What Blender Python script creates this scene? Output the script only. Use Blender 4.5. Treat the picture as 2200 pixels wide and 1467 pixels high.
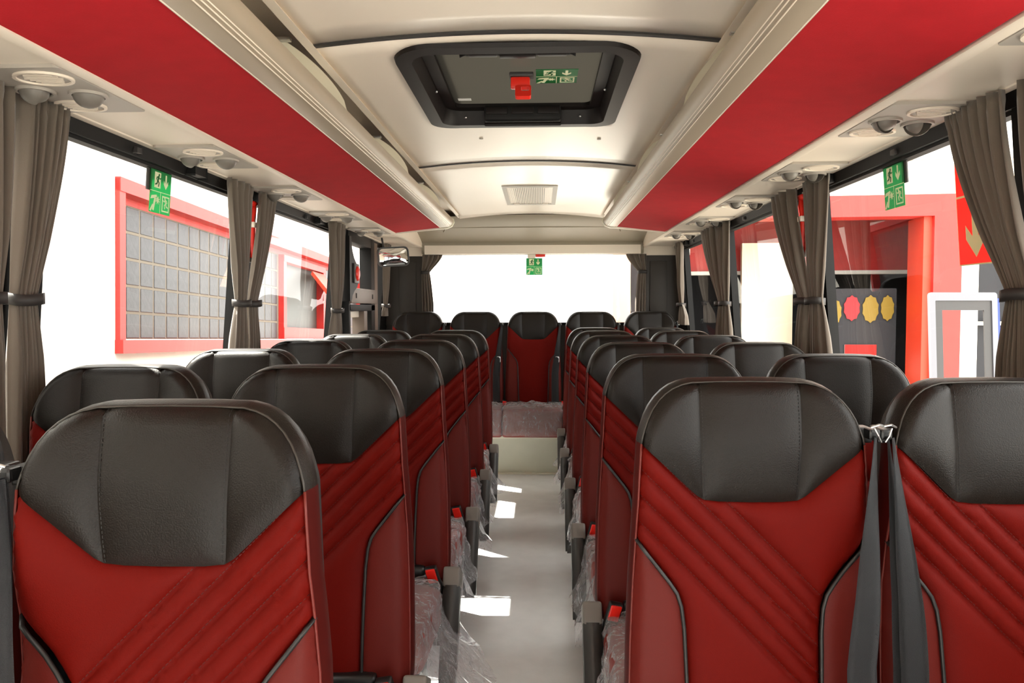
import bpy, bmesh, math, random
from math import sin, cos, pi, sqrt, exp, radians as R
from mathutils import Vector, Matrix, noise
from mathutils.geometry import delaunay_2d_cdt

sc = bpy.context.scene
for o in list(bpy.data.objects):
    bpy.data.objects.remove(o)
COL = sc.collection

# ------------------------------------------------------------------ camera
cam_d = bpy.data.cameras.new('camera')
cam = bpy.data.objects.new('camera', cam_d)
COL.objects.link(cam)
cam_d.sensor_width = 36.0
cam_d.lens = 36.0 * 1600.0 / 2200.0
cam_d.clip_start = 0.02
cam.location = (0.0675, 0.0, 1.33)
_yv = Vector((60.0, 70.5, -1600.0)).normalized()
_zv = (Vector((0, 1, 0)) - _yv * _yv.y).normalized()
_xv = _yv.cross(_zv)
cam.rotation_euler = Matrix((_xv, _yv, _zv)).to_euler()
sc.camera = cam

# ------------------------------------------------------------------ light
w = bpy.data.worlds.new('sky')
sc.world = w
w.use_nodes = True
bg = w.node_tree.nodes['Background']
bg.inputs['Color'].default_value = (1.0, 0.975, 0.94, 1)
bg.inputs['Strength'].default_value = 2.6
sun_d = bpy.data.lights.new('sun', 'SUN')
sun_d.energy = 16.0
sun_d.angle = R(0.6)
sun_d.color = (1.0, 0.95, 0.86)
sun = bpy.data.objects.new('sun', sun_d)
COL.objects.link(sun)
SUN_DIR = Vector((0.536, -0.273, -0.799))
sun.rotation_euler = SUN_DIR.to_track_quat('-Z', 'Y').to_euler()

sc.view_settings.view_transform = 'Standard'
sc.view_settings.look = 'None'
sc.view_settings.gamma = 1.0
sc.view_settings.use_curve_mapping = False
sc.view_settings.exposure = 1.40
try:
    sc.cycles.use_denoising = True
    sc.cycles.max_bounces = 10
    sc.cycles.diffuse_bounces = 7
    sc.cycles.glossy_bounces = 4
    sc.cycles.transmission_bounces = 6
    sc.cycles.transparent_max_bounces = 24
    sc.cycles.sample_clamp_indirect = 6.0
    sc.cycles.caustics_reflective = False
    sc.cycles.caustics_refractive = False
except Exception:
    pass

# ------------------------------------------------------------------ materials
def lin(c):
    return tuple(((v / 255.0) / 12.92 if v / 255.0 <= 0.04045 else ((v / 255.0 + 0.055) / 1.055) ** 2.4) for v in c)

MATS = {}
def mat(name, rgb, rough=0.5, metal=0.0, spec=0.5, noise_scale=0, noise_amt=0.08, bump=0.0, bump_scale=200.0, coat=0.0, sheen=0.0):
    if name in MATS:
        return MATS[name]
    m = bpy.data.materials.new(name)
    m.use_nodes = True
    nt = m.node_tree
    b = nt.nodes['Principled BSDF']
    col = lin(rgb)
    b.inputs['Base Color'].default_value = (*col, 1)
    b.inputs['Roughness'].default_value = rough
    b.inputs['Metallic'].default_value = metal
    b.inputs['Specular IOR Level'].default_value = spec
    if coat:
        b.inputs['Coat Weight'].default_value = coat
        b.inputs['Coat Roughness'].default_value = 0.15
    if sheen:
        b.inputs['Sheen Weight'].default_value = sheen
    tc = None
    if noise_scale or bump:
        tc = nt.nodes.new('ShaderNodeTexCoord')
    if noise_scale:
        n = nt.nodes.new('ShaderNodeTexNoise')
        n.inputs['Scale'].default_value = noise_scale
        n.inputs['Detail'].default_value = 4
        nt.links.new(tc.outputs['Object'], n.inputs['Vector'])
        mr = nt.nodes.new('ShaderNodeMapRange')
        mr.inputs['From Min'].default_value = 0.3
        mr.inputs['From Max'].default_value = 0.7
        mr.inputs['To Min'].default_value = 1 - noise_amt
        mr.inputs['To Max'].default_value = 1 + noise_amt
        nt.links.new(n.outputs['Fac'], mr.inputs['Value'])
        mx = nt.nodes.new('ShaderNodeVectorMath')
        mx.operation = 'SCALE'
        mx.inputs[0].default_value = col
        nt.links.new(mr.outputs['Result'], mx.inputs['Scale'])
        nt.links.new(mx.outputs['Vector'], b.inputs['Base Color'])
    if bump:
        n2 = nt.nodes.new('ShaderNodeTexNoise')
        n2.inputs['Scale'].default_value = bump_scale
        n2.inputs['Detail'].default_value = 3
        nt.links.new(tc.outputs['Object'], n2.inputs['Vector'])
        bp = nt.nodes.new('ShaderNodeBump')
        bp.inputs['Strength'].default_value = bump
        bp.inputs['Distance'].default_value = 0.002
        nt.links.new(n2.outputs['Fac'], bp.inputs['Height'])
        nt.links.new(bp.outputs['Normal'], b.inputs['Normal'])
    MATS[name] = m
    return m

def glass_mat(name, tint=(0.93, 0.96, 0.94), f0=0.08, rough=0.0):
    m = bpy.data.materials.new(name)
    m.use_nodes = True
    nt = m.node_tree
    nt.nodes.clear()
    out = nt.nodes.new('ShaderNodeOutputMaterial')
    tr = nt.nodes.new('ShaderNodeBsdfTransparent')
    tr.inputs['Color'].default_value = (*tint, 1)
    gl = nt.nodes.new('ShaderNodeBsdfGlossy')
    gl.inputs['Roughness'].default_value = rough
    lw = nt.nodes.new('ShaderNodeLayerWeight')
    lw.inputs['Blend'].default_value = 0.5
    pw = nt.nodes.new('ShaderNodeMath'); pw.operation = 'POWER'; pw.inputs[1].default_value = 5.0
    nt.links.new(lw.outputs['Facing'], pw.inputs[0])
    fr = nt.nodes.new('ShaderNodeMapRange')
    fr.inputs['To Min'].default_value = f0
    fr.inputs['To Max'].default_value = 0.45
    nt.links.new(pw.outputs[0], fr.inputs['Value'])
    mx = nt.nodes.new('ShaderNodeMixShader')
    nt.links.new(fr.outputs[0], mx.inputs[0])
    nt.links.new(tr.outputs[0], mx.inputs[1])
    nt.links.new(gl.outputs[0], mx.inputs[2])
    nt.links.new(mx.outputs[0], out.inputs[0])
    MATS[name] = m
    return m

def film_mat(name):
    m = bpy.data.materials.new(name)
    m.use_nodes = True
    nt = m.node_tree
    nt.nodes.clear()
    out = nt.nodes.new('ShaderNodeOutputMaterial')
    tr = nt.nodes.new('ShaderNodeBsdfTransparent')
    tr.inputs['Color'].default_value = (0.95, 0.95, 0.97, 1)
    gl = nt.nodes.new('ShaderNodeBsdfPrincipled')
    gl.inputs['Base Color'].default_value = (0.75, 0.74, 0.76, 1)
    gl.inputs['Roughness'].default_value = 0.08
    gl.inputs['Specular IOR Level'].default_value = 1.0
    tc = nt.nodes.new('ShaderNodeTexCoord')
    n = nt.nodes.new('ShaderNodeTexNoise')
    n.inputs['Scale'].default_value = 13
    n.inputs['Detail'].default_value = 5
    n.inputs['Distortion'].default_value = 1.2
    nt.links.new(tc.outputs['Object'], n.inputs['Vector'])
    bp = nt.nodes.new('ShaderNodeBump')
    bp.inputs['Strength'].default_value = 1.0
    bp.inputs['Distance'].default_value = 0.03
    nt.links.new(n.outputs['Fac'], bp.inputs['Height'])
    nt.links.new(bp.outputs['Normal'], gl.inputs['Normal'])
    fr = nt.nodes.new('ShaderNodeLayerWeight')
    fr.inputs['Blend'].default_value = 0.35
    nt.links.new(bp.outputs['Normal'], fr.inputs['Normal'])
    mr = nt.nodes.new('ShaderNodeMapRange')
    mr.inputs['To Min'].default_value = 0.13
    mr.inputs['To Max'].default_value = 0.85
    nt.links.new(fr.outputs['Fresnel'], mr.inputs['Value'])
    n3 = nt.nodes.new('ShaderNodeTexNoise')
    n3.inputs['Scale'].default_value = 11
    n3.inputs['Detail'].default_value = 2
    n3.inputs['Distortion'].default_value = 2.0
    mp = nt.nodes.new('ShaderNodeMapping'); mp.inputs['Scale'].default_value = (1.6, 1.6, 0.55)
    nt.links.new(tc.outputs['Object'], mp.inputs['Vector']); nt.links.new(mp.outputs[0], n3.inputs['Vector'])
    c1 = nt.nodes.new('ShaderNodeMath'); c1.operation = 'SUBTRACT'; c1.inputs[1].default_value = 0.5
    c2 = nt.nodes.new('ShaderNodeMath'); c2.operation = 'ABSOLUTE'
    c3 = nt.nodes.new('ShaderNodeMapRange'); c3.inputs['From Min'].default_value = 0.0; c3.inputs['From Max'].default_value = 0.035
    c3.inputs['To Min'].default_value = 0.36; c3.inputs['To Max'].default_value = 0.0
    c4 = nt.nodes.new('ShaderNodeMath'); c4.operation = 'MAXIMUM'
    nt.links.new(n3.outputs['Fac'], c1.inputs[0]); nt.links.new(c1.outputs[0], c2.inputs[0]); nt.links.new(c2.outputs[0], c3.inputs['Value'])
    nt.links.new(mr.outputs['Result'], c4.inputs[0]); nt.links.new(c3.outputs['Result'], c4.inputs[1])
    mx = nt.nodes.new('ShaderNodeMixShader')
    nt.links.new(c4.outputs[0], mx.inputs[0])
    nt.links.new(tr.outputs[0], mx.inputs[1])
    nt.links.new(gl.outputs[0], mx.inputs[2])
    nt.links.new(mx.outputs[0], out.inputs[0])
    MATS[name] = m
    return m

M_BLACK = mat('black_leather', (20, 15, 11), 0.42, spec=0.24, bump=0.35, bump_scale=420)
M_PIPE = mat('piping_black', (28, 26, 25), 0.45)
M_PIPE2 = mat('piping_grey', (50, 46, 41), 0.45)
M_RED = mat('red_leather', (92, 10, 4), 0.58, spec=0.08, bump=0.25, bump_scale=500, noise_scale=6, noise_amt=0.05)
M_BOLST = mat('rose_leather', (90, 25, 20), 0.48, spec=0.14, bump=0.15, bump_scale=600)
M_SHELL = mat('shell_plastic', (44, 44, 44), 0.5, bump=0.2, bump_scale=300)
M_CUSH = mat('cushion_leather', (124, 48, 40), 0.5)
M_ARM = mat('armrest_plastic', (52, 50, 48), 0.45)
M_ARMCAP = mat('armrest_cap', (112, 106, 100), 0.5)
M_BUCK = mat('buckle_black', (20, 20, 21), 0.4)
M_BUTTON = mat('buckle_red', (235, 30, 15), 0.35)
M_BELT = mat('belt_webbing', (38, 40, 44), 0.55, bump=0.4, bump_scale=900, sheen=0.2)
M_METAL = mat('steel', (200, 200, 200), 0.3, metal=1.0)
M_LEG = mat('leg_paint', (60, 60, 60), 0.5)
M_CEIL = mat('ceiling_vinyl', (231, 220, 206), 0.30, spec=0.5, noise_scale=2.0, noise_amt=0.015)
M_CREAM = mat('cream_plastic', (229, 217, 201), 0.45)
M_NOSE = mat('rack_plastic', (160, 147, 129), 0.42)
M_FIN = mat('fin_plastic', (190, 184, 164), 0.5)
M_GREYP = mat('vent_grey', (168, 161, 152), 0.5)
M_FLAP = mat('flap_grey', (112, 107, 100), 0.45)
M_RACKRED = mat('red_felt', (170, 25, 34), 0.85, spec=0.15, noise_scale=14, noise_amt=0.06, bump=0.3, bump_scale=350)
M_TRIMB = mat('trim_black', (15, 14, 14), 0.6, spec=0.25)
M_WALL = mat('wall_panel', (120, 112, 102), 0.6)
M_BROWN = mat('rear_panel', (42, 36, 30), 0.55, noise_scale=3, noise_amt=0.08)
M_DOORP = mat('door_panel', (112, 98, 88), 0.5)
M_FLOOR = mat('floor_vinyl', (226, 228, 228), 0.30, spec=0.4, noise_scale=9, noise_amt=0.05, bump=0.15, bump_scale=120)
M_RISER = mat('riser_vinyl', (204, 204, 186), 0.5, noise_scale=5, noise_amt=0.04)
M_RISERL = mat('riser_lip', (226, 224, 206), 0.45)
M_CURT = mat('curtain_fabric', (98, 88, 78), 0.75, spec=0.25, bump=0.3, bump_scale=700, sheen=0.3)
M_TIE = mat('tie_band', (40, 36, 34), 0.6)
M_HATCHB = mat('hatch_black', (19, 13, 12), 0.45, spec=0.22)
M_GREEN = mat('sign_green', (20, 124, 62), 0.4)
M_PALE = mat('sign_pale', (228, 236, 196), 0.5)
M_SIGNRED = mat('sign_red', (215, 25, 15), 0.4)
M_SIGNCREAM = mat('sign_cream', (238, 228, 168), 0.5)
def backlit(m, k=0.65):
    nt = m.node_tree
    b = nt.nodes['Principled BSDF']; out = nt.nodes['Material Output']
    tr = nt.nodes.new('ShaderNodeBsdfTranslucent')
    tr.inputs['Color'].default_value = tuple(v ** 0.5 for v in b.inputs['Base Color'].default_value)
    mx = nt.nodes.new('ShaderNodeMixShader'); mx.inputs[0].default_value = k
    nt.links.new(b.outputs[0], mx.inputs[1]); nt.links.new(tr.outputs[0], mx.inputs[2]); nt.links.new(mx.outputs[0], out.inputs[0])
backlit(M_GREEN, 0.45); backlit(M_SIGNRED, 0.55)
M_HAMRED = mat('hammer_red', (226, 40, 24), 0.35)
M_DGREY = mat('dark_grey', (52, 50, 50), 0.5)
M_MIRROR = mat('mirror', (235, 238, 240), 0.03, metal=1.0)
M_WHITEW = mat('white_render', (240, 236, 228), 0.8, noise_scale=3, noise_amt=0.03, bump=0.3, bump_scale=60)
M_CREAMW = mat('cream_render', (240, 226, 200), 0.8, noise_scale=3, noise_amt=0.03)
M_REDF = mat('red_frame_paint', (190, 44, 38), 0.5, noise_scale=8, noise_amt=0.08)
M_MORTAR = mat('mortar', (118, 110, 98), 0.9)
M_BLOCK = mat('glass_block', (64, 64, 67), 0.4, spec=0.3, noise_scale=22, noise_amt=0.14, bump=0.6, bump_scale=40)
M_PANEG = mat('window_grey', (72, 74, 71), 0.4, spec=0.2)
M_GROUND = mat('yard_concrete', (178, 174, 166), 0.9, noise_scale=2, noise_amt=0.06)
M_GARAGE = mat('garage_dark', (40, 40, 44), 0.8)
M_YELLOW = mat('yellow_print', (132, 108, 24), 0.6)
M_ORANGE = mat('orange_paint', (205, 58, 30), 0.5)
M_WPAPER = mat('white_print', (236, 236, 234), 0.6)
M_PGREEN = mat('green_print', (60, 150, 50), 0.6)
M_ALU = mat('snap_frame', (112, 112, 118), 0.4, metal=0.3)
M_BLUE = mat('blue_print', (40, 60, 130), 0.6)
M_BODY = mat('bus_paint', (225, 225, 225), 0.3, coat=0.4)
M_GLASS = glass_mat('window_glass', (0.94, 0.955, 0.94), 0.042)
M_FILM = film_mat('plastic_film')
M_ROOFG = mat('roof_glass', (44, 43, 39), 0.10, spec=0.5)
backlit(M_ROOFG, 0.85)
M_ROOFG.node_tree.nodes['Translucent BSDF'].inputs['Color'].default_value = (0.092, 0.088, 0.078, 1)

# ------------------------------------------------------------------ helpers
def finish(o, mat_, parent, smooth):
    COL.objects.link(o)
    if mat_:
        o.data.materials.append(mat_)
    if parent:
        o.parent = parent
    if smooth:
        for p in o.data.polygons:
            p.use_smooth = True
    return o

def mesh(name, vs, fs, m, parent=None, smooth=False):
    me = bpy.data.meshes.new(name)
    me.from_pydata([tuple(v) for v in vs], [], fs)
    me.update()
    return finish(bpy.data.objects.new(name, me), m, parent, smooth)

def from_bm(name, bm, m, parent=None, smooth=False):
    me = bpy.data.meshes.new(name)
    bmesh.ops.recalc_face_normals(bm, faces=bm.faces[:])
    bm.to_mesh(me)
    bm.free()
    return finish(bpy.data.objects.new(name, me), m, parent, smooth)

def auto_smooth(o, ang=40):
    me = o.data
    for p in me.polygons:
        p.use_smooth = True
    bm = bmesh.new(); bm.from_mesh(me)
    for e in bm.edges:
        e.smooth = len(e.link_faces) == 2 and e.calc_face_angle(0) < R(ang)
    bm.to_mesh(me); bm.free()
    return o

def bm_box(bm, x0, x1, y0, y1, z0, z1, bev=0.0, seg=2, M=None):
    t = bmesh.new()
    bmesh.ops.create_cube(t, size=1.0)
    for v in t.verts:
        v.co = Vector(((x0 + x1) / 2 + v.co.x * (x1 - x0), (y0 + y1) / 2 + v.co.y * (y1 - y0), (z0 + z1) / 2 + v.co.z * (z1 - z0)))
    if bev:
        bmesh.ops.bevel(t, geom=t.edges[:], offset=bev, segments=seg, affect='EDGES', profile=0.6)
    if M is not None:
        for v in t.verts:
            v.co = M @ v.co
    tm = bpy.data.meshes.new('t'); t.to_mesh(tm); t.free()
    bm.from_mesh(tm)
    bpy.data.meshes.remove(tm)

def box(name, x0, x1, y0, y1, z0, z1, m, parent=None, bev=0.0, seg=2, M=None):
    bm = bmesh.new()
    bm_box(bm, x0, x1, y0, y1, z0, z1, bev, seg, M)
    o = from_bm(name, bm, m, parent)
    if bev:
        auto_smooth(o, 50)
    return o

def prism_y(name, prof, y0, y1, m, parent=None, smooth=False, ny=1):
    """closed (x, z) outline swept along y"""
    n = len(prof); vs = []; fs = []
    for k in range(ny + 1):
        y = y0 + (y1 - y0) * k / ny
        vs += [(x, y, z) for x, z in prof]
    for k in range(ny):
        for i in range(n):
            j = (i + 1) % n
            fs.append((k * n + i, k * n + j, (k + 1) * n + j, (k + 1) * n + i))
    fs.append(tuple(range(n))[::-1]); fs.append(tuple(ny * n + i for i in range(n)))
    bm = bmesh.new()
    bv = [bm.verts.new(v) for v in vs]
    for f in fs:
        bm.faces.new([bv[i] for i in f])
    o = from_bm(name, bm, m, parent)
    if smooth:
        auto_smooth(o, 35)
    return o

def tube_bm(bm, pts, r, n=8, cap=True):
    pts = [Vector(p) for p in pts]
    rs = r if isinstance(r, (list, tuple)) else [r] * len(pts)
    rings = []
    up = Vector((0.13, 0.31, 0.94))
    for i, p in enumerate(pts):
        t = (pts[min(i + 1, len(pts) - 1)] - pts[max(i - 1, 0)]).normalized()
        a = t.cross(up)
        if a.length < 1e-3:
            a = t.cross(Vector((1, 0, 0)))
        a.normalize(); b = t.cross(a).normalized()
        rings.append([bm.verts.new(p + (a * cos(2 * pi * k / n) + b * sin(2 * pi * k / n)) * rs[i]) for k in range(n)])
    for i in range(len(rings) - 1):
        for k in range(n):
            bm.faces.new((rings[i][k], rings[i][(k + 1) % n], rings[i + 1][(k + 1) % n], rings[i + 1][k]))
    if cap:
        bm.faces.new(rings[0][::-1]); bm.faces.new(rings[-1])

def tube(name, pts, r, m, parent=None, n=8):
    bm = bmesh.new()
    tube_bm(bm, pts, r, n)
    return from_bm(name, bm, m, parent, True)

def empty(name, loc=(0, 0, 0), parent=None):
    o = bpy.data.objects.new(name, None)
    o.empty_display_size = 0.05
    o.location = loc
    COL.objects.link(o)
    if parent:
        o.parent = parent
    return o

def tag(o, label, cat, group=None):
    o['label'] = label; o['category'] = cat
    if group:
        o['group'] = group
    return o

def struct(o):
    o['kind'] = 'structure'
    return o

def slab(name, poly, m, parent, M, t=0.001):
    """flat outline in (a, b) extruded by t along its normal, placed by matrix M"""
    n = len(poly)
    area = sum(poly[i][0] * poly[(i + 1) % n][1] - poly[(i + 1) % n][0] * poly[i][1] for i in range(n))
    if area < 0:
        poly = poly[::-1]
    vs = [M @ Vector((a, b, 0)) for a, b in poly] + [M @ Vector((a, b, t)) for a, b in poly]
    fs = [tuple(range(n))[::-1], tuple(range(n, 2 * n))]
    for i in range(n):
        j = (i + 1) % n
        fs.append((i, j, n + j, n + i))
    return mesh(name, vs, fs, m, parent)

def rect(a0, b0, a1, b1):
    return [(a0, b0), (a1, b0), (a1, b1), (a0, b1)]

def rrect(a0, b0, a1, b1, r, n=6):
    out = []
    for cx, cy, s in ((a1 - r, b0 + r, -90), (a1 - r, b1 - r, 0), (a0 + r, b1 - r, 90), (a0 + r, b0 + r, 180)):
        for k in range(n + 1):
            t = R(s + 90 * k / n)
            out.append((cx + r * cos(t), cy + r * sin(t)))
    return out

def ring(name, outer, inner, z0, z1, m, parent, M=None, smooth=True):
    """frame between two outlines with the same number of points, z0..z1 (inner may be given as (outline, z0, z1))"""
    M = M or Matrix.Identity(4)
    n = len(outer)
    vs = [M @ Vector((a, b, z0)) for a, b in outer] + [M @ Vector((a, b, z0)) for a, b in inner] + \
         [M @ Vector((a, b, z1)) for a, b in inner] + [M @ Vector((a, b, z1)) for a, b in outer]
    fs = []
    for q in range(4):
        for i in range(n):
            j = (i + 1) % n
            a, b = q * n, ((q + 1) % 4) * n
            fs.append((a + i, a + j, b + j, b + i))
    bm = bmesh.new(); bv = [bm.verts.new(v) for v in vs]
    for f in fs:
        bm.faces.new([bv[i] for i in f])
    o = from_bm(name, bm, m, parent)
    if smooth:
        auto_smooth(o, 40)
    return o

def copy_tree(o, parent=None):
    c = o.copy()
    COL.objects.link(c)
    c.parent = parent
    for ch in list(o.children):
        copy_tree(ch, c)
    return c

def wall_x(z):
    return 1.24 + 0.08 * (1.81 - z)

Y0, Y1 = -1.7, 6.55
ZP = 1.868         # height of the service channel above the windows
ZG0, ZG1 = 0.92, 1.828

# ================================================================== SETTING
# floor and rear podium
struct(box('floor', -1.32, 1.32, Y0, 6.6, -0.08, 0.0, M_FLOOR))
pod = struct(box('podium', -1.30, 1.30, 5.96, 6.55, 0.001, 0.285, M_RISER))
box('podium_lip', -1.30, 1.30, 5.945, 6.55, 0.285, 0.31, M_RISERL, pod, bev=0.006)
box('floor_trim', -0.30, 0.30, 5.925, 5.96, 0.001, 0.012, M_RISERL, pod)

# side walls
def side_wall(s):
    nm = 'left' if s < 0 else 'right'
    def skin(name, y0, y1, z0, z1, m, par, t=0.05, inset=0.0):
        pr = [(s * (wall_x(z0) - inset), z0), (s * (wall_x(z1) - inset), z1), (s * (wall_x(z1) + t), z1), (s * (wall_x(z0) + t), z0)]
        return prism_y(name, pr, y0, y1, m, par)
    wl = struct(skin('wall_' + nm, Y0, 4.99 if s < 0 else 6.6, -0.35, ZG0, M_WALL, None, 0.07))
    skin('sill_ledge', Y0, 4.99 if s < 0 else 6.6, ZG0 - 0.03, ZG0 + 0.012, M_TRIMB, wl, 0.075, 0.03)
    if s < 0:
        skin('rear_lower_panel', 5.93, 6.6, -0.35, ZG0, M_WALL, wl, 0.07)
        skin('sill_ledge', 5.93, 6.6, ZG0 - 0.03, ZG0 + 0.012, M_TRIMB, wl, 0.075, 0.03)
    if s < 0:
        posts = [(Y0, Y0 + 0.1), (0.30, 0.42), (1.84, 1.96), (3.28, 3.42), (4.84, 4.98), (6.27, 6.6)]
    else:
        posts = [(Y0, Y0 + 0.1), (0.30, 0.42), (1.80, 1.92), (3.24, 3.38), (4.80, 4.94), (6.22, 6.6)]
    for a, b in posts:
        skin('pillar', a, b, ZG0, ZG1 + 0.06, M_TRIMB, wl, 0.06)
    skin('roof_side', Y0, 6.6, ZG1 + 0.06, 2.28, M_BODY, wl, 0.06)
    return wl, posts
WL, PL = side_wall(-1)
WR, PR = side_wall(1)

# black header strip over the windows
for s, n in ((-1, 1), (1, 2)):
    pr = [(s * 1.236, ZG1 - 0.004), (s * 1.225, ZP), (s * 1.30, ZP), (s * 1.30, ZG1 - 0.004)]
    t = struct(prism_y('trim_%d' % n, pr, Y0 + 0.02, 6.5, M_TRIMB))
    for y in ((2.36, 4.1, 5.6) if s < 0 else (2.5, 4.3, 5.7)):
        box('clip', s * 1.222, s * 1.236, y, y + 0.03, 1.832, 1.85, M_DGREY, t, bev=0.003)
    for y in ((2.72, 4.28) if s < 0 else (3.02, 4.62, 5.9)):
        box('curtain_glider', s * 1.205, s * 1.236, y, y + 0.1, 1.828, 1.866, M_TRIMB, t, bev=0.006)

# window panes
wn = 0
def pane(s, y0, y1):
    global wn
    wn += 1
    za, zb = ZG0, ZG1 + 0.02
    vs = [(s * (wall_x(za) + 0.03), y0, za), (s * (wall_x(za) + 0.03), y1, za), (s * (wall_x(zb) + 0.03), y1, zb), (s * (wall_x(zb) + 0.03), y0, zb)]
    g = struct(mesh('window_%d' % wn, vs, [(0, 1, 2, 3)], M_GLASS))
    bm = bmesh.new()
    f = 0.022
    for a, b, c, d in ((y0, y1, za, za + f), (y0, y1, zb - f - 0.012, zb - 0.012), (y0, y0 + f, za, zb), (y1 - f, y1, za, zb)):
        v = []
        for off in (0.012, 0.045):
            v += [bm.verts.new((s * (wall_x(c) + off), a, c)), bm.verts.new((s * (wall_x(c) + off), b, c)),
                  bm.verts.new((s * (wall_x(d) + off), b, d)), bm.verts.new((s * (wall_x(d) + off), a, d))]
        for q in ((0, 1, 2, 3), (7, 6, 5, 4), (0, 4, 5, 1), (1, 5, 6, 2), (2, 6, 7, 3), (3, 7, 4, 0)):
            bm.faces.new([v[i] for i in q])
    from_bm('window_frame', bm, M_TRIMB, g)
    return g
for s, posts in ((-1, PL), (1, PR)):
    for i in range(len(posts) - 1):
        if s < 0 and i == 4:
            continue
        pane(s, posts[i][1], posts[i + 1][0])

# ------------------------------------------------------------------ door in the left wall
door = struct(empty('door_1', (-1.25, 5.6, 0)))
def dbox(name, y0, y1, z0, z1, m, x0=-0.06, x1=0.03, bev=0.004, par=None):
    o = box(name, x0, x1, y0 - 5.6, y1 - 5.6, z0, z1, m, par or door, bev=bev)
    return o
dbox('door_post', 4.985, 5.03, 0.0, 1.86, M_TRIMB)
dbox('door_header', 5.03, 5.66, 1.79, 1.865, M_TRIMB)
dbox('door_post', 5.66, 5.78, 0.0, 1.865, M_TRIMB)
dbox('door_rail', 5.78, 5.93, 0.0, 1.865, M_DOORP, x1=0.02)
dbox('cross_panel', 5.0, 5.80, 1.37, 1.475, M_DOORP, x1=0.045)
dbox('cross_bar', 5.0, 5.78, 1.315, 1.362, M_TRIMB, x1=0.03)
dbox('lower_post', 5.42, 5.52, 0.0, 1.315, M_DOORP)
dbox('lower_sill', 5.0, 5.5, 1.27, 1.315, M_CREAM, x0=-0.08, x1=-0.01)
for y in (5.12, 5.62):
    dbox('slot', y, y + 0.018, 1.405, 1.44, M_TRIMB, x0=0.044, x1=0.049, bev=0.001)
for nm, a, b, c, d in (('upper_pane', 5.03, 5.66, 1.475, 1.79), ('lower_pane', 5.03, 5.42, 0.0, 1.315), ('lower_pane', 5.52, 5.66, 0.0, 1.315), ('side_pane', 5.93, 6.27, 0.95, 1.85)):
    mesh(nm, [(-0.03, a - 5.6, c), (-0.03, b - 5.6, c), (-0.03, b - 5.6, d), (-0.03, a - 5.6, d)], [(0, 1, 2, 3)], M_GLASS, door)

# ------------------------------------------------------------------ ceiling
ceil = struct(empty('ceiling', (0, 0, 2.05)))
def cz(x):
    return 0.032 * (1 - (x / 0.56) ** 2)
def ceil_panel(y0, y1, hole=None, drop=0.0):
    xs = [-0.56 + 1.12 * i / 28 for i in range(29)]
    ny = max(2, int((y1 - y0) / 0.12))
    ys = [y0 + (y1 - y0) * j / ny for j in range(ny + 1)]
    if hole:
        hx, ha, hb = hole
        ys = sorted(set([y for y in ys if abs(y - ha) > 0.03 and abs(y - hb) > 0.03] + [ha, hb]))
        xs = sorted(set([x for x in xs if abs(abs(x) - hx) > 0.02] + [-hx, hx]))
    vs = []; fs = []
    for y in ys:
        for x in xs:
            e = min(y - y0, y1 - y)
            z = cz(x) + (0.004 if e < 0.004 else 0)
            if y > 5.45:
                z -= drop * ((y - 5.45) / 0.4) ** 2
            vs.append((x, y, z))
    n = len(xs)
    for j in range(len(ys) - 1):
        for i in range(n - 1):
            if hole:
                mx, my = (xs[i] + xs[i + 1]) / 2, (ys[j] + ys[j + 1]) / 2
                if abs(mx) < hx and ha < my < hb:
                    continue
            fs.append((j * n + i, (j + 1) * n + i, (j + 1) * n + i + 1, j * n + i + 1))
    o = mesh('ceiling_panel', vs, fs, M_CEIL, ceil, True)
    md = o.modifiers.new('thickness', 'SOLIDIFY'); md.thickness = 0.012; md.offset = 1 if False else -1
    return o
ceil_panel(Y0, 2.055)
ceil_panel(2.07, 3.832, hole=(0.325, 2.17, 3.02))
ceil_panel(3.842, 5.85, drop=0.02)
# dark joint strips and side edges
for y, hw in ((2.0625, 0.009), (3.837, 0.006)):
    vs = []; fs = []
    for i in range(29):
        x = -0.56 + 1.12 * i / 28
        for yy, dz in ((y - hw, -0.0015), (y + hw, -0.0015), (y + hw, 0.012), (y - hw, 0.012)):
            vs.append((x, yy, cz(x) + dz))
    for i in range(28):
        for q in range(4):
            r = (q + 1) % 4
            fs.append((i * 4 + q, i * 4 + r, i * 4 + 4 + r, i * 4 + 4 + q))
    mesh('joint_strip', vs, fs, M_DGREY, ceil)
for s in (-1, 1):
    o = prism_y('ceiling_edge', [(s * 0.548, -0.006), (s * 0.572, -0.010), (s * 0.585, 0.01), (s * 0.56, 0.014)], Y0, 5.85, M_CREAM, ceil, True)
for x in (-0.19, 0.325):
    bm = bmesh.new()
    bmesh.ops.create_cone(bm, cap_ends=True, segments=16, radius1=0.009, radius2=0.007, depth=0.006, matrix=Matrix.Translation((x, 3.3, cz(x) - 0.001)))
    from_bm('plug', bm, M_GREYP, ceil, False)
# outer roof above everything
rf = struct(box('roof', -1.34, 1.34, Y0, 2.13, 2.26, 2.30, M_BODY))
box('roof_panel', -1.34, 1.34, 3.06, 6.62, 2.26, 2.30, M_BODY, rf)
box('roof_panel', -1.34, -0.36, 2.13, 3.06, 2.26, 2.30, M_BODY, rf)
box('roof_panel', 0.36, 1.34, 2.13, 3.06, 2.26, 2.30, M_BODY, rf)
ring('roof_collar', rect(-0.37, 2.12, 0.37, 3.07), rect(-0.35, 2.14, 0.35, 3.05), 2.14, 2.30, M_BODY, rf, smooth=False)
# hole through roof for the hatch is closed by the hatch lid itself

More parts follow.
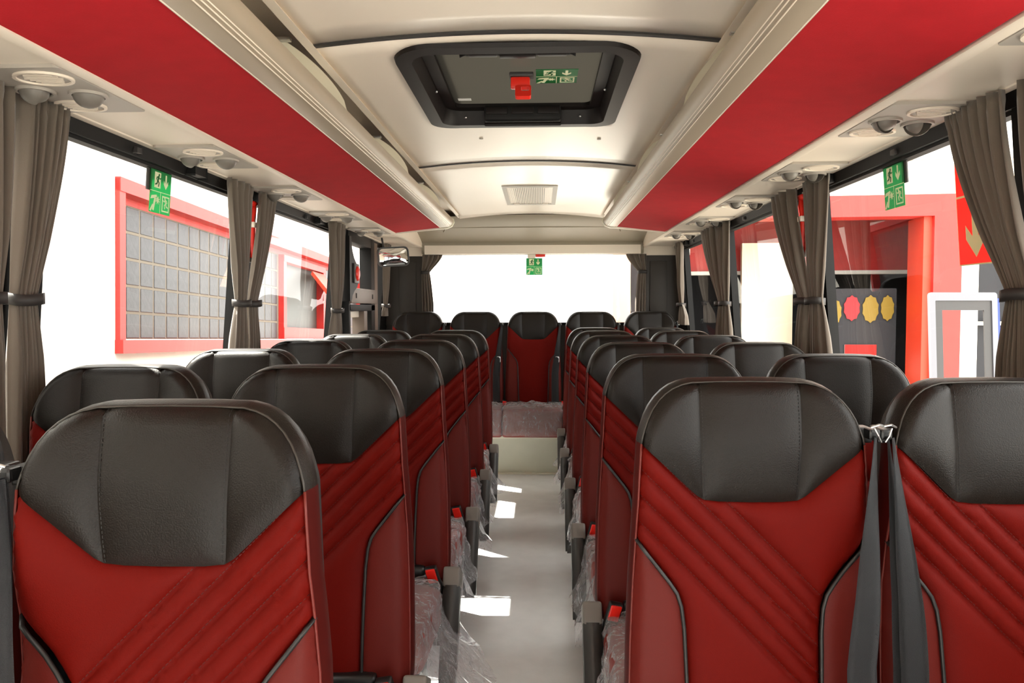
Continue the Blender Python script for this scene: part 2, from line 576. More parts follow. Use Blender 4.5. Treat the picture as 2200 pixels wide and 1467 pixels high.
# rear bulkhead (curved panel over the rear window)
prof = [(5.83, 2.062), (5.86, 2.045), (5.92, 2.02), (6.05, 1.985), (6.2, 1.95), (6.32, 1.925), (6.40, 1.905), (6.43, 1.895), (6.435, 1.875), (6.44, 1.84), (6.46, 1.805), (6.55, 1.80)]
vs = []; fs = []
NX = 36
for i in range(NX + 1):
    x = -0.955 + 1.91 * i / NX
    for k, (y, z) in enumerate(prof):
        dz = 0.03 * (1 - (x / 0.955) ** 2) - 0.03 if k < 4 else 0
        vs.append((x, y, z + dz * (1 - k / 4 if k < 4 else 0)))
n = len(prof)
for i in range(NX):
    for k in range(n - 1):
        fs.append((i * n + k, i * n + k + 1, (i + 1) * n + k + 1, (i + 1) * n + k))
M_BULK = mat('bulkhead_grey', (138, 128, 110), 0.5)
bulk = struct(mesh('bulkhead', vs, fs, M_BULK, None, True))
# the light lip is its own piece
o = prism_y('lip', [(0, 0), (0.004, 0.02), (0.0, 0.08), (-0.012, 0.086), (-0.03, 0.08), (-0.03, 0)], -0.93, 0.93, M_CREAM, bulk, True)
o.matrix_local = Matrix.Translation((0, 6.435, 1.802)) @ Matrix.Rotation(R(-90), 4, 'Z') @ Matrix.Identity(4)
# raised line on the bulkhead
tube('embossed_line', [(-0.72, 6.13, 1.962), (-0.70, 6.06, 1.982), (-0.66, 6.04, 1.988), (0.66, 6.04, 1.988), (0.70, 6.06, 1.982), (0.72, 6.13, 1.962)], 0.006, M_BULK, bulk)

# cove panels beside the racks, behind the racks' outer edge
for s, n in ((-1, 3), (1, 4)):
    struct(prism_y('trim_%d' % n, [(s * 0.952, ZP), (s * 0.972, ZP), (s * 0.985, 2.15), (s * 0.57, 2.15), (s * 0.57, 2.10), (s * 0.93, 2.10)], Y0, 6.5, M_CREAM))

# rear wall
rw = struct(empty('wall_rear', (0, 6.55, 0)))
def rbox(nm, x0, x1, z0, z1, m, y0=-0.0, y1=0.06, bev=0.0):
    return box(nm, x0, x1, y0, y1, z0, z1, m, rw, bev=bev)
rbox('lower_panel', -1.36, 1.36, -0.3, 1.185, M_BROWN)
for s in (-1, 1):
    a, b = sorted((s * 0.965, s * 1.36))
    rbox('corner_panel', a, b, 1.185, 1.79, M_BROWN, y0=-0.03)
    rbox('upper_corner', a, b, 1.79, 1.88, M_CREAM, y0=-0.05)
    a, b = sorted((s * 1.02, s * 1.17))
    rbox('inset_panel', a, b, 1.30, 1.74, M_BROWN, y0=-0.042, y1=-0.03, bev=0.005)
rbox('upper_panel', -1.36, 1.36, 1.805, 2.28, M_CREAM)
rbox('window_trim', -0.97, 0.985, 1.185, 1.21, M_TRIMB, y0=-0.02, bev=0.004)
rbox('window_trim', -0.97, -0.95, 1.2, 1.80, M_TRIMB, y0=-0.02)
rbox('window_trim', 0.965, 0.985, 1.2, 1.80, M_TRIMB, y0=-0.02)
wn += 1
struct(mesh('window_%d' % wn, [(-0.97, 6.58, 1.18), (0.985, 6.58, 1.18), (0.985, 6.58, 1.81), (-0.97, 6.58, 1.81)], [(0, 1, 2, 3)], M_GLASS))
# front wall with the windscreen, behind the photographer
fw = struct(empty('wall_front', (0, Y0, 0)))
box('lower_panel', -1.36, 1.36, -0.06, 0.0, -0.3, 0.10, M_DGREY, fw)
box('upper_panel', -1.36, 1.36, -0.06, 0.0, 1.30, 2.28, M_CREAM, fw)
for s in (-1, 1):
    a, b = sorted((s * 1.12, s * 1.36))
    box('corner_post', a, b, -0.06, 0.0, 0.10, 1.30, M_TRIMB, fw)
wn += 1
struct(mesh('window_%d' % wn, [(-1.12, Y0 - 0.03, 0.1), (1.12, Y0 - 0.03, 0.1), (1.12, Y0 - 0.03, 1.30), (-1.12, Y0 - 0.03, 1.30)], [(0, 1, 2, 3)], M_GLASS))

# ================================================================== LUGGAGE RACKS
def rack(s):
    side = 'left' if s < 0 else 'right'
    t = empty('luggage_rack', (-0.016, 0, 0))
    tag(t, 'long overhead luggage rack with red felt underside on the %s' % ('left, nearest the mirror' if s < 0 else 'right, nearest the red fire sign'), 'luggage rack', 'overhead racks')
    ye = 5.25
    prism_y('felt_panel', [(s * 0.953, ZP - 0.004), (s * 0.612, 1.902), (s * 0.612, 1.914), (s * 0.953, ZP + 0.012)], Y0 + 0.05, ye - 0.004, M_RACKRED, t)
    nose = [(0.618, 1.898), (0.60, 1.8975), (0.575, 1.900), (0.556, 1.905), (0.541, 1.914), (0.530, 1.926), (0.5245, 1.940), (0.5245, 1.953), (0.531, 1.963), (0.545, 1.968), (0.56, 1.966), (0.566, 1.955), (0.57, 1.93), (0.618, 1.916)]
    o = prism_y('rack_nose', [(s * a, b) for a, b in nose], Y0 + 0.05, ye, M_NOSE, t, True)
    # moulded ribs on the nose
    for a, b in ((0.560, 1.9025), (0.5505, 1.9075), (0.543, 1.912)):
        tube('rib', [(s * a, Y0 + 0.06, b), (s * a, ye - 0.002, b)], 0.0016, M_CREAM, o, 6)
    # felt edge strips
    tube('edge_strip', [(s * 0.614, Y0 + 0.06, 1.8985), (s * 0.614, ye - 0.002, 1.8985)], 0.0022, M_CREAM, t, 6)
    # rounded end cap
    capo = [(0.965, ZP + 0.002), (0.965, ZP - 0.010), (0.80, ZP + 0.004), (0.62, 1.890), (0.57, 1.893), (0.535, 1.908), (0.518, 1.938), (0.523, 1.964), (0.55, 1.975), (0.60, 1.97), (0.80, 1.92), (0.94, 1.90)]
    prism_y('end_cap', [(s * a, b) for a, b in capo], ye - 0.002, ye + 0.022, M_RISERL, t, True)
    # inner tray and back
    prism_y('tray', [(s * 0.57, 1.935), (s * 0.94, 1.90), (s * 0.94, 1.905), (s * 0.57, 1.945)], Y0 + 0.05, ye - 0.01, M_GREYP, t)
    lin_ = prism_y('rack_liner', [(s * 0.64, 1.95), (s * 0.645, 1.95), (s * 0.70, 2.09), (s * 0.69, 2.095)], Y0 + 0.05, ye - 0.01, M_GREYP, t)
    y = 1.3
    while y < 5.1:
        tube('slot', [(s * 0.6655, y, 2.02), (s * 0.6655, y + 0.16, 2.02)], 0.004, M_DGREY, lin_, 6)
        bm = bmesh.new()
        bmesh.ops.create_uvsphere(bm, u_segments=8, v_segments=6, radius=0.008, matrix=Matrix.Translation((s * 0.668, y + 0.33, 2.035)))
        from_bm('screw', bm, M_CREAM, lin_, True)
        y += 0.55
    # curved fins between nose and ceiling
    for k in range(5):
        yn = -0.27 + 1.127 * k
        L = 0.43
        bm = bmesh.new()
        prof = [(0.0, 1.945), (0.0, 2.036), (0.008, 2.043), (0.03, 2.046)]
        for q in range(1, 13):
            f = q / 12
            prof.append((0.03 + (L - 0.03) * f, 1.955 + 0.091 * sqrt(max(0, 1 - f ** 2.2))))
        prof.append((L, 1.945))
        fx = lambda p: 0.603 - 0.068 * min(1, p / L) ** 0.8
        a = [bm.verts.new((s * fx(p), yn + p, z)) for p, z in prof]
        b = [bm.verts.new((s * (fx(p) + 0.014), yn + p, z)) for p, z in prof]
        bm.faces.new(a); bm.faces.new(b[::-1])
        for i in range(len(prof)):
            j = (i + 1) % len(prof)
            bm.faces.new((a[i], b[i], b[j], a[j]))
        f = from_bm('support_fin', bm, M_FIN, t)
        auto_smooth(f, 40)
        # chrome clip on the near end
        box('clip', min(s * 0.575, s * 0.628), max(s * 0.575, s * 0.628), yn - 0.015, yn + 0.006, 2.038, 2.047, M_METAL, f, bev=0.002)
    return t
rack(-1); rack(1)

# ------------------------------------------------------------------ service channel above the windows
def channel(s):
    t = empty('service_channel', (0, 0, ZP))
    t['kind'] = 'structure'
    t.name = 'trim_5' if s < 0 else 'trim_6'
    prism_y('channel_panel', [(s * 0.955, 0.0), (s * 1.232, 0.0), (s * 1.232, 0.012), (s * 0.955, 0.012)], Y0 + 0.02, 6.5, M_CREAM, t)
    prism_y('edge_rail', [(s * 0.950, -0.006), (s * 0.957, -0.009), (s * 0.985, -0.007), (s * 0.990, 0.002), (s * 0.950, 0.002)], Y0 + 0.02, 6.5, M_CREAM, t, True)
    prism_y('outer_rail', [(s * 1.205, -0.004), (s * 1.234, -0.006), (s * 1.234, 0.002), (s * 1.203, 0.002)], Y0 + 0.02, 6.5, M_CREAM, t)
    return t
channel(-1); channel(1)

def dome_half(name, r, m, parent, M, a0=0, a1=180, squash=0.95):
    """quarter-dome air flap"""
    bm = bmesh.new()
    bmesh.ops.create_uvsphere(bm, u_segments=20, v_segments=12, radius=r)
    bmesh.ops.bisect_plane(bm, geom=bm.verts[:] + bm.edges[:] + bm.faces[:], plane_co=(0, 0, 0), plane_no=(0, 0, 1), clear_outer=True)
    bmesh.ops.bisect_plane(bm, geom=bm.verts[:] + bm.edges[:] + bm.faces[:], plane_co=(0, 0, 0), plane_no=(0, 1, 0), clear_inner=True)
    ed = [e for e in bm.edges if e.is_boundary]
    bmesh.ops.holes_fill(bm, edges=ed)
    for v in bm.verts:
        v.co.z *= squash
        v.co = M @ v.co
    o = from_bm(name, bm, m, parent)
    return auto_smooth(o, 40)

def make_unit():
    """overhead passenger unit: centred at local (0,0), hangs below z=0; long side along y"""
    t = empty('service_unit')
    w2, l2 = 0.108, 0.185
    o = [(a, b) for a, b in rrect(-w2, -l2, w2, l2, 0.012, 3)]
    slab('unit_plate', [(a, b) for a, b in o], M_GREYP, t, Matrix.Translation((0, 0, -0.009)), 0.009)
    for cy, cx in ((-0.115, 0.03), (0.115, -0.03)):
        def oval(k, cy=cy, cx=cx):
            return [(cx + k * 0.066 * cos(2 * pi * i / 28) , cy + k * 0.050 * sin(2 * pi * i / 28)) for i in range(28)]
        g = ring('speaker_ring', oval(1.0), oval(0.88), -0.0145, -0.0085, M_CREAM, t)
        slab('speaker_grille', oval(0.88), M_GREYP, g, Matrix.Translation((0, 0, -0.0105)), 0.0015)
        for q in range(-3, 4):
            box('grille_bar', cx - 0.045 + abs(q) * 0.006, cx + 0.045 - abs(q) * 0.006, cy + q * 0.011 - 0.002, cy + q * 0.011 + 0.002, -0.0125, -0.010, M_CREAM, g)
    for cx, cy, ang in ((-0.052, -0.018, 25), (0.055, 0.02, -35)):
        o1 = [(cx + 0.044 * cos(2 * pi * i / 24), cy + 0.044 * sin(2 * pi * i / 24)) for i in range(24)]
        o2 = [(cx + 0.037 * cos(2 * pi * i / 24), cy + 0.037 * sin(2 * pi * i / 24)) for i in range(24)]
        n = ring('air_nozzle', o1, o2, -0.016, -0.008, M_GREYP, t)
        slab('nozzle_well', o2, M_DGREY, n, Matrix.Translation((0, 0, -0.0098)), 0.001)
        dome_half('nozzle_flap', 0.036, M_FLAP, n, Matrix.Translation((cx, cy, -0.010)) @ Matrix.Rotation(R(ang), 4, 'Z'))
        dome_half('nozzle_flap', 0.030, M_FLAP, n, Matrix.Translation((cx, cy, -0.010)) @ Matrix.Rotation(R(ang + 130), 4, 'Z'))
    return t
ORD = ['first', 'second', 'third', 'fourth', 'fifth', 'sixth']
unit0 = make_unit()
first = True
for s, ys in ((-1, [1.80, 2.605, 3.43, 4.26, 5.09]), (1, [1.38, 2.185, 2.985, 3.79, 4.60, 5.41])):
    for i, y in enumerate(ys):
        u = unit0 if first else copy_tree(unit0)
        first = False
        u.location = (s * 1.095, y, ZP)
        u.rotation_euler = (0, 0, 0 if s > 0 else pi)
        tag(u, 'grey air-nozzle and speaker unit above the %s windows, %s from the camera' % ('left' if s < 0 else 'right', ORD[i]), 'air vent', 'overhead service units')

# ================================================================== ROOF HATCH
hatch = empty('roof_hatch', (0, 2.595, 2.05))
tag(hatch, 'black framed roof hatch with smoked glass in the ceiling', 'roof hatch')
Hc = lambda x: cz(x)
outer = rrect(-0.365, -0.47, 0.365, 0.47, 0.11, 8)
inner = rrect(-0.315, -0.415, 0.315, 0.415, 0.07, 8)
def hring(name, o1, o2, zf, t0, t1, m, par):
    n = len(o1)
    vs = [(a, b, Hc(a) + t0) for a, b in o1] + [(a, b, Hc(a) + t1) for a, b in o2]
    return vs
# visible flange, well walls
n = len(outer)
vs = [(a, b, Hc(a) + 0.002) for a, b in outer] + [(a * 0.99, b * 0.99, Hc(a) - 0.010) for a, b in outer] + [(a, b, Hc(a) - 0.012) for a, b in inner] + \
     [(a * 0.985, b * 0.985, Hc(a) + 0.004) for a, b in inner] + [(a * 0.95, b * 0.95, 0.088) for a, b in inner] + [(a * 1.1, b * 1.06, 0.088) for a, b in inner]
fs = []
for q in range(5):
    for i in range(n):
        j = (i + 1) % n
        fs.append((q * n + i, q * n + j, (q + 1) * n + j, (q + 1) * n + i))
auto_smooth(mesh('hatch_frame', vs, fs, M_HATCHB, hatch), 35)
# inner ledge
led = rrect(-0.262, -0.345, 0.262, 0.345, 0.03, 8)
ring('hatch_ledge', [(a * 0.955, b * 0.955) for a, b in inner], led, 0.066, 0.084, M_HATCHB, hatch)
gl_ = slab('hatch_glass', rrect(-0.30, -0.39, 0.30, 0.39, 0.03), M_ROOFG, hatch, Matrix.Translation((0, 0, 0.080)), 0.006)
# operating bars at both ends
def bar(yc):
    h = box('handle_bar', -0.16, 0.16, yc - 0.014, yc + 0.014, 0.044, 0.066, M_TRIMB, hatch, bev=0.006)
    box('handle_core', -0.055, 0.055, yc - 0.018, yc + 0.018, 0.038, 0.072, M_HATCHB, h, bev=0.005)
    for x in (-0.105, 0.105):
        box('hinge_block', x - 0.045, x + 0.045, yc - 0.016, yc + 0.016, 0.042, 0.079, M_HATCHB, h, bev=0.006)
    for x in (-0.165, 0.165):
        bm = bmesh.new()
        bmesh.ops.create_cone(bm, cap_ends=True, segments=12, radius1=0.018, radius2=0.010, depth=0.02, matrix=Matrix.Translation((x, yc, 0.056)) @ Matrix.Rotation(R(90 if x < 0 else -90), 4, 'Y'))
        from_bm('end_knob', bm, M_TRIMB, h, True)
    return h
bar(-0.315)
b2 = box('far_housing', -0.15, 0.15, 0.325, 0.385, 0.012, 0.070, M_TRIMB, hatch, bev=0.012)
for x in (-0.10, 0.0, 0.10):
    box('recess', x - 0.042, x + 0.042, 0.320, 0.328, 0.034, 0.060, M_HATCHB, b2, bev=0.003)
box('pull_handle', -0.15, 0.15, 0.35, 0.372, -0.004, 0.010, M_HATCHB, hatch, bev=0.005)
for x, y in ((-0.225, 0.372), (0.225, 0.372), (-0.292, 0.02), (0.292, 0.02)):
    bm = bmesh.new()
    bmesh.ops.create_uvsphere(bm, u_segments=8, v_segments=6, radius=0.005, matrix=Matrix.Translation((x, y, 0.035)))
    from_bm('screw', bm, M_METAL, hatch, True)
slab('maker_label', rect(-0.245, 0.27, -0.195, 0.295), M_WPAPER, hatch, Matrix.Translation((0, 0, 0.0785)), 0.0012)
# roof emergency hammer
eh = empty('emergency_hammer', (0.005, 2.58, 2.129))
tag(eh, 'red emergency hammer clipped under the roof hatch glass', 'emergency hammer', 'emergency hammers')
eh.scale = (0.82, 0.78, 0.70)
box('mount', -0.05, 0.05, -0.045, 0.01, -0.022, -0.001, M_DGREY, eh, bev=0.006)
box('hammer_head', -0.045, 0.035, -0.035, 0.0, -0.075, -0.022, M_HAMRED, eh, bev=0.008)
ring('hammer_handle', rrect(-0.025, -0.14, 0.04, -0.068, 0.01, 3), rrect(-0.002, -0.105, 0.033, -0.078, 0.006, 3), -0.022, 0.0, M_HAMRED, eh,
     Matrix.Translation((0, -0.012, -0.005)) @ Matrix.Rotation(R(62), 4, 'X'))

# ceiling vent grille
cv = empty('ceiling_vent', (0.005, 4.98, 2.05))
tag(cv, 'rectangular grey slatted vent in the ceiling before the rear window', 'air vent')
ring('vent_frame', rect(-0.172, -0.41, 0.172, 0.41), rect(-0.145, -0.36, 0.145, 0.36), Hc(0) - 0.008, Hc(0) + 0.004, M_GREYP, cv, smooth=False)
slab('vent_backing', rect(-0.145, -0.36, 0.145, 0.36), M_DGREY, cv, Matrix.Translation((0, 0, Hc(0) - 0.001)), 0.003)
for i in range(26):
    x = -0.141 + 0.282 * i / 25
    box('slat', x - 0.0036, x + 0.0036, -0.36, 0.36, Hc(0) - 0.006, Hc(0) - 0.0012, M_CREAM, cv)
for x in (-0.1, 0.1):
    for y in (-0.36, 0.34):
        box('clip', x - 0.02, x + 0.02, y, y + 0.02, Hc(0) - 0.0095, Hc(0) - 0.006, M_CREAM, cv)

# ================================================================== SEATS
HALF = [(0, 0), (0.06, -0.0005), (0.11, -0.002), (0.13, -0.0065), (0.147, -0.0135), (0.162, -0.0235), (0.175, -0.036), (0.187, -0.052), (0.196, -0.069), (0.203, -0.088), (0.208, -0.104), (0.2105, -0.117),
        (0.2125, -0.15), (0.2145, -0.19), (0.2165, -0.235), (0.218, -0.27), (0.219, -0.305), (0.223, -0.39), (0.229, -0.50), (0.232, -0.60), (0.233, -0.70), (0.231, -0.75), (0.222, -0.78), (0.20, -0.797), (0.15, -0.80), (0.08, -0.80), (0, -0.80)]
VI = 11    # index of the V point in HALF
PI_ = 16   # index where the bolster piping starts
OUT = HALF + [(-a, b) for a, b in HALF[-2:0:-1]]
HT = 1.187  # headrest top above floor
SL = 0.0875
BOLST = [(0.219, -0.305), (0.198, -0.332), (0.174, -0.362), (0.155, -0.386), (0.142, -0.405), (0.134, -0.43), (0.1295, -0.47), (0.1265, -0.56), (0.124, -0.66), (0.122, -0.75), (0.121, -0.80)]
VEE = [(0.2105, -0.117), (0.188, -0.138), (0.163, -0.161), (0.138, -0.185), (0.116, -0.206), (0.103, -0.218), (0.088, -0.2265), (0.06, -0.2295), (0, -0.2305)]
QC = [-0.279, -0.329, -0.380, -0.432, -0.485]

def segdist(p, a, b):
    ax, ay = a; bx, by = b; px, py = p
    dx, dy = bx - ax, by - ay
    L = dx * dx + dy * dy
    t = 0 if L == 0 else max(0, min(1, ((px - ax) * dx + (py - ay) * dy) / L))
    return sqrt((px - ax - t * dx) ** 2 + (py - ay - t * dy) ** 2)
def polydist(p, pl, closed=False):
    m = 9
    for i in range(len(pl) - (0 if closed else 1)):
        d = segdist(p, pl[i], pl[(i + 1) % len(pl)])
        if d < m:
            m = d
    return m
def pip(p, poly):
    x, y = p; c = False
    j = len(poly) - 1
    for i in range(len(poly)):
        xi, yi = poly[i]; xj, yj = poly[j]
        if (yi > y) != (yj > y) and x < (xj - xi) * (y - yi) / (yj - yi) + xi:
            c = not c
        j = i
    return c
def dens(pl, step, closed=False):
    out = []
    n = len(pl)
    for i in range(n if closed else n - 1):
        a, b = pl[i], pl[(i + 1) % n]
        k = max(1, int(math.ceil(sqrt((a[0] - b[0]) ** 2 + (a[1] - b[1]) ** 2) / step)))
        out += [(a[0] + (b[0] - a[0]) * q / k, a[1] + (b[1] - a[1]) * q / k) for q in range(k)]
    if not closed:
        out.append(pl[-1])
    return out
def neg(pl):
    return [(-a, b) for a, b in pl]

VFULL = VEE + neg(VEE)[-2::-1]                     # right V point -> left V point
HEAD_L = [(0.0975, -0.0015), (0.0965, -0.10), (0.093, -0.19), (0.0905, -0.2255)]   # vertical headrest seam
QL = []                                             # quilting seams, for seats on the right side of the aisle
for c in QC:
    pts = []
    for i in range(401):
        u = -0.225 + 0.45 * i / 400
        v = c - u * 1.0
        if v < -0.62 or not pip((u, v), OUT):
            continue
        if v > -0.117 - (0.2105 - abs(u)) * 0.945 - 0.002 and v > -0.2305:
            continue
        inb = False
        for sg in (1, -1):
            B = BOLST if sg > 0 else neg(BOLST)
            poly = B + [(sg * 0.26, -0.80), (sg * 0.26, -0.305)]
            if pip((u, v), poly):
                inb = True
        if not inb:
            pts.append((u, v))
    if len(pts) > 2:
        QL.append(pts)
QEND = [[p[0], p[-1]] for p in QL]

OUTD = OUT
def surf_p(u, v, seams, puff=0.007, L=0.011):
    d = polydist((u, v), OUTD, True)
    r = 0.022
    p = -r * (1 - sqrt(max(0, 1 - (1 - min(d, r) / r) ** 2)))
    k = max(0.0, min(1.0, (v + 0.36) / 0.12))
    p += k * 0.16 * max(0.0, abs(u) - 0.085) - (1 - k) * 0.012 * (u / 0.21) ** 2
    p += 0.010 * exp(-((v + 0.62) / 0.16) ** 2) + 0.012 * exp(-((v + 0.12) / 0.09) ** 2)
    ds = min((polydist((u, v), s_) for s_ in seams), default=9)
    p += puff * (1 - exp(-ds / L)) - puff
    return p
def to3(u, v, p):
    return (u, v * SL - p, HT + v)

def region(poly, seams, step, extra, mirror, puff=0.007, L=0.011):
    b = dens(poly, step, True)
    pts = [Vector(p) for p in b]
    nb = len(b)
    us = [p[0] for p in b]; vs_ = [p[1] for p in b]
    cand = []
    y = min(vs_); row = 0
    while y < max(vs_):
        x = min(us) + (step / 2 if row % 2 else 0)
        while x < max(us):
            cand.append((x, y)); x += step
        y += step * 0.87; row += 1
    for ln in extra:
        dl = dens(ln, step * 0.8)
        for i in range(len(dl)):
            a = dl[max(0, i - 1)]; c = dl[min(len(dl) - 1, i + 1)]
            tx, ty = c[0] - a[0], c[1] - a[1]
            l = sqrt(tx * tx + ty * ty) or 1
            for off in (0, 0.004, -0.004, 0.009, -0.009):
                cand.append((dl[i][0] - ty / l * off, dl[i][1] + tx / l * off))
    seen = set()
    for c in cand:
        if not pip(c, poly):
            continue
        if polydist(c, poly, True) < 0.0028:
            continue
        k = (round(c[0] / 0.0034), round(c[1] / 0.0034))
        if k in seen:
            continue
        seen.add(k); pts.append(Vector(c))
    r = delaunay_2d_cdt(pts, [], [list(range(nb))], 1, 1e-6)
    V, F = r[0], r[2]
    vv = [to3(p[0], p[1], surf_p(p[0], p[1], seams, puff, L)) for p in V]
    # orient towards -y (to the front)
    ff = []
    for f in F:
        a, b_, c = (V[f[0]], V[f[1]], V[f[2]])
        s_ = (b_[0] - a[0]) * (c[1] - a[1]) - (b_[1] - a[1]) * (c[0] - a[0])
        ff.append(tuple(f) if s_ > 0 else tuple(f)[::-1])
    return vv, ff

def mk(name, vf, m):
    me = bpy.data.meshes.new(name)
    me.from_pydata(vf[0], [], vf[1])
    me.update()
    for p in me.polygons:
        p.use_smooth = True
    me.materials.append(m)
    return me
def flipx(vf):
    return [(-a, b, c) for a, b, c in vf[0]], [f[::-1] for f in vf[1]]

# regions
top_arc = [p for p in OUT if p[1] > -0.0021]
head_c = [(0.0975, -0.0015), (0.06, -0.0005), (0, 0), (-0.06, -0.0005), (-0.0975, -0.0015)] + neg(HEAD_L)[1:] + [(-0.088, -0.2265), (-0.06, -0.2295), (0, -0.2305), (0.06, -0.2295), (0.088, -0.2265)] + HEAD_L[::-1][:-1]
head_s = HEAD_L + [p for p in VEE[::-1] if p[0] > 0.1] + [HALF[i] for i in range(VI - 1, 1, -1)]
# red middle
mid = [HALF[i] for i in range(VI, PI_ + 1)] + BOLST[1:] + neg(BOLST)[::-1][:-1] + [(-a, b) for a, b in [HALF[i] for i in range(PI_, VI - 1, -1)]] + VFULL[::-1][1:-1]
bol = BOLST + [HALF[i] for i in range(24, PI_, -1)] 
HSEAM = [HEAD_L, neg(HEAD_L), VFULL]
vf_hc = region(head_c, HSEAM, 0.013, [], False, 0.010, 0.018)
vf_hs = region(head_s, HSEAM, 0.011, [], False, 0.010, 0.018)
MS = [VFULL, BOLST, neg(BOLST)] + QEND
vf_mid = region(mid, MS, 0.014, QEND, False, 0.017, 0.013)
vf_mid_plain = region(mid, [VFULL, BOLST, neg(BOLST)], 0.018, [], False, 0.006, 0.012)
vf_bol = region(bol, [BOLST], 0.016, [], False, 0.006, 0.012)

ME = {}
ME['hc'] = mk('headrest', vf_hc, M_BLACK)
ME['hsR'] = mk('headrest_side_panel', vf_hs, M_BLACK)
ME['hsL'] = mk('headrest_side_panel', flipx(vf_hs), M_BLACK)
ME['midR'] = mk('quilted_back', vf_mid, M_RED)
ME['midL'] = mk('quilted_back', flipx(vf_mid), M_RED)
ME['midP'] = mk('plain_back', vf_mid_plain, M_RED)
ME['bolR'] = mk('bolster', vf_bol, M_BOLST)
ME['bolL'] = mk('bolster', flipx(vf_bol), M_BOLST)

def edge_p(u, v):
    return surf_p(u, v, [], 0, 1)
def band(idx, m, name):
    vs = []; fs = []
    seq = [OUT[i % len(OUT)] for i in idx]
    n = len(seq)
    prof = [(-0.001, 0.001), (0.002, -0.008), (0.006, -0.026), (0.005, -0.048), (-0.002, -0.066), (-0.012, -0.074)]
    for k, i in enumerate(idx):
        u, v = OUT[i % len(OUT)]
        a = OUT[(i - 1) % len(OUT)]; b = OUT[(i + 1) % len(OUT)]
        t = Vector((b[0] - a[0], b[1] - a[1])).normalized()
        nx, ny = -t.y, t.x
        e = edge_p(u, v)
        for o_, dp in prof:
            vs.append(to3(u + nx * o_, v + ny * o_, e + dp))
    q = len(prof)
    for k in range(n - 1):
        for j in range(q - 1):
            fs.append((k * q + j, k * q + j + 1, (k + 1) * q + j + 1, (k + 1) * q + j))
    bm = bmesh.new(); bv = [bm.verts.new(v) for v in vs]
    for f in fs:
        bm.faces.new([bv[i] for i in f])
    # outward
    me = bpy.data.meshes.new(name)
    bm.normal_update()
    c = Vector((0, 0.04, HT - 0.4))
    tot = sum((f.normal.dot(f.calc_center_median() - c) for f in bm.faces))
    if tot < 0:
        bmesh.ops.reverse_faces(bm, faces=bm.faces[:])
    bm.to_mesh(me); bm.free()
    for p in me.polygons:
        p.use_smooth = True
    me.materials.append(m)
    return me
NO = len(OUT)
def resample_out():
    pass
ME['bandH'] = band(list(range(-VI, VI + 1)), M_BLACK, 'headrest_band')
ME['bandB'] = band(list(range(VI, NO - VI + 1)), mat('red_band_leather', (68, 11, 7), 0.6, spec=0.12), 'side_band')
# back shell
def shell():
    seq = OUT
    vs = []; n = len(seq)
    for sc_, dp in ((0.955, -0.068), (0.975, -0.085), (0.93, -0.100), (0.80, -0.108)):
        for u, v in seq:
            vv = -0.40 + (v + 0.40) * (1 - (1 - sc_) * 0.55)
            vs.append(to3(u * sc_, vv, edge_p(u, v) * 0.3 + dp + 0.0))
    fs = []
    for q in range(3):
        for i in range(n):
            j = (i + 1) % n
            fs.append((q * n + i, (q + 1) * n + i, (q + 1) * n + j, q * n + j))
    fs.append(tuple(3 * n + i for i in range(n)))
    bm = bmesh.new(); bv = [bm.verts.new(v) for v in vs]
    for f in fs:
        bm.faces.new([bv[i] for i in f])
    bmesh.ops.recalc_face_normals(bm, faces=bm.faces[:])
    me = bpy.data.meshes.new('back_shell'); bm.to_mesh(me); bm.free()
    for p in me.polygons:
        p.use_smooth = True
    me.materials.append(M_SHELL)
    return me
ME['shell'] = shell()
def tube_me(name, pts, r, m, n=6):
    bm = bmesh.new(); tube_bm(bm, pts, r, n)
    bmesh.ops.recalc_face_normals(bm, faces=bm.faces[:])
    me = bpy.data.meshes.new(name); bm.to_mesh(me); bm.free()
    for p in me.polygons:
        p.use_smooth = True
    me.materials.append(m)
    return me
hp = [OUT[i % NO] for i in range(-VI, VI + 1)]
ME['pipeH'] = tube_me('headrest_piping', [to3(u, v, edge_p(u, v) + 0.001) for u, v in hp], 0.0019, M_PIPE2)
bp_ = [OUT[i % NO] for i in range(VI, NO - VI + 1)]
ME['pipeB'] = tube_me('edge_piping', [to3(u, v, edge_p(u, v) + 0.001) for u, v in bp_], 0.0022, mat('piping_red', (104, 30, 22), 0.5))
bd = dens(BOLST, 0.02)
ME['pipeR'] = tube_me('bolster_piping', [to3(u, v, surf_p(u, v, [], 0, 1) - 0.002) for u, v in bd], 0.0038, M_PIPE, 8)
ME['pipeL'] = tube_me('bolster_piping', [to3(-u, v, surf_p(u, v, [], 0, 1) - 0.002) for u, v in bd], 0.0038, M_PIPE, 8)

def stitches(name, lines, m, puff_seams, off=0.0045, pitch=0.0075):
    bm = bmesh.new()
    for ln in lines:
        d = dens(ln, pitch)
        for i in range(len(d) - 1):
            a, c = d[i], d[i + 1]
            tx, ty = c[0] - a[0], c[1] - a[1]
            l = sqrt(tx * tx + ty * ty)
            if l < 1e-5:
                continue
            ox, oy = -ty / l * off, tx / l * off
            q = []
            for f in (0.15, 0.75):
                u, v = a[0] + tx * f + ox, a[1] + ty * f + oy
                q.append(to3(u, v, surf_p(u, v, puff_seams[0], puff_seams[1], puff_seams[2]) + 0.0004))
            tube_bm(bm, q, 0.0006, 4)
    bmesh.ops.recalc_face_normals(bm, faces=bm.faces[:])
    me = bpy.data.meshes.new(name); bm.to_mesh(me); bm.free()
    me.materials.append(m)
    return me
ME['stH'] = stitches('stitching', [HEAD_L, neg(HEAD_L)[::-1]], mat('thread_black', (12, 11, 10), 0.6), (HSEAM, 0.010, 0.018), -0.0045)
ME['stQR'] = stitches('stitching', QEND, mat('thread_red', (70, 10, 6), 0.6), (MS, 0.017, 0.013), 0.003)
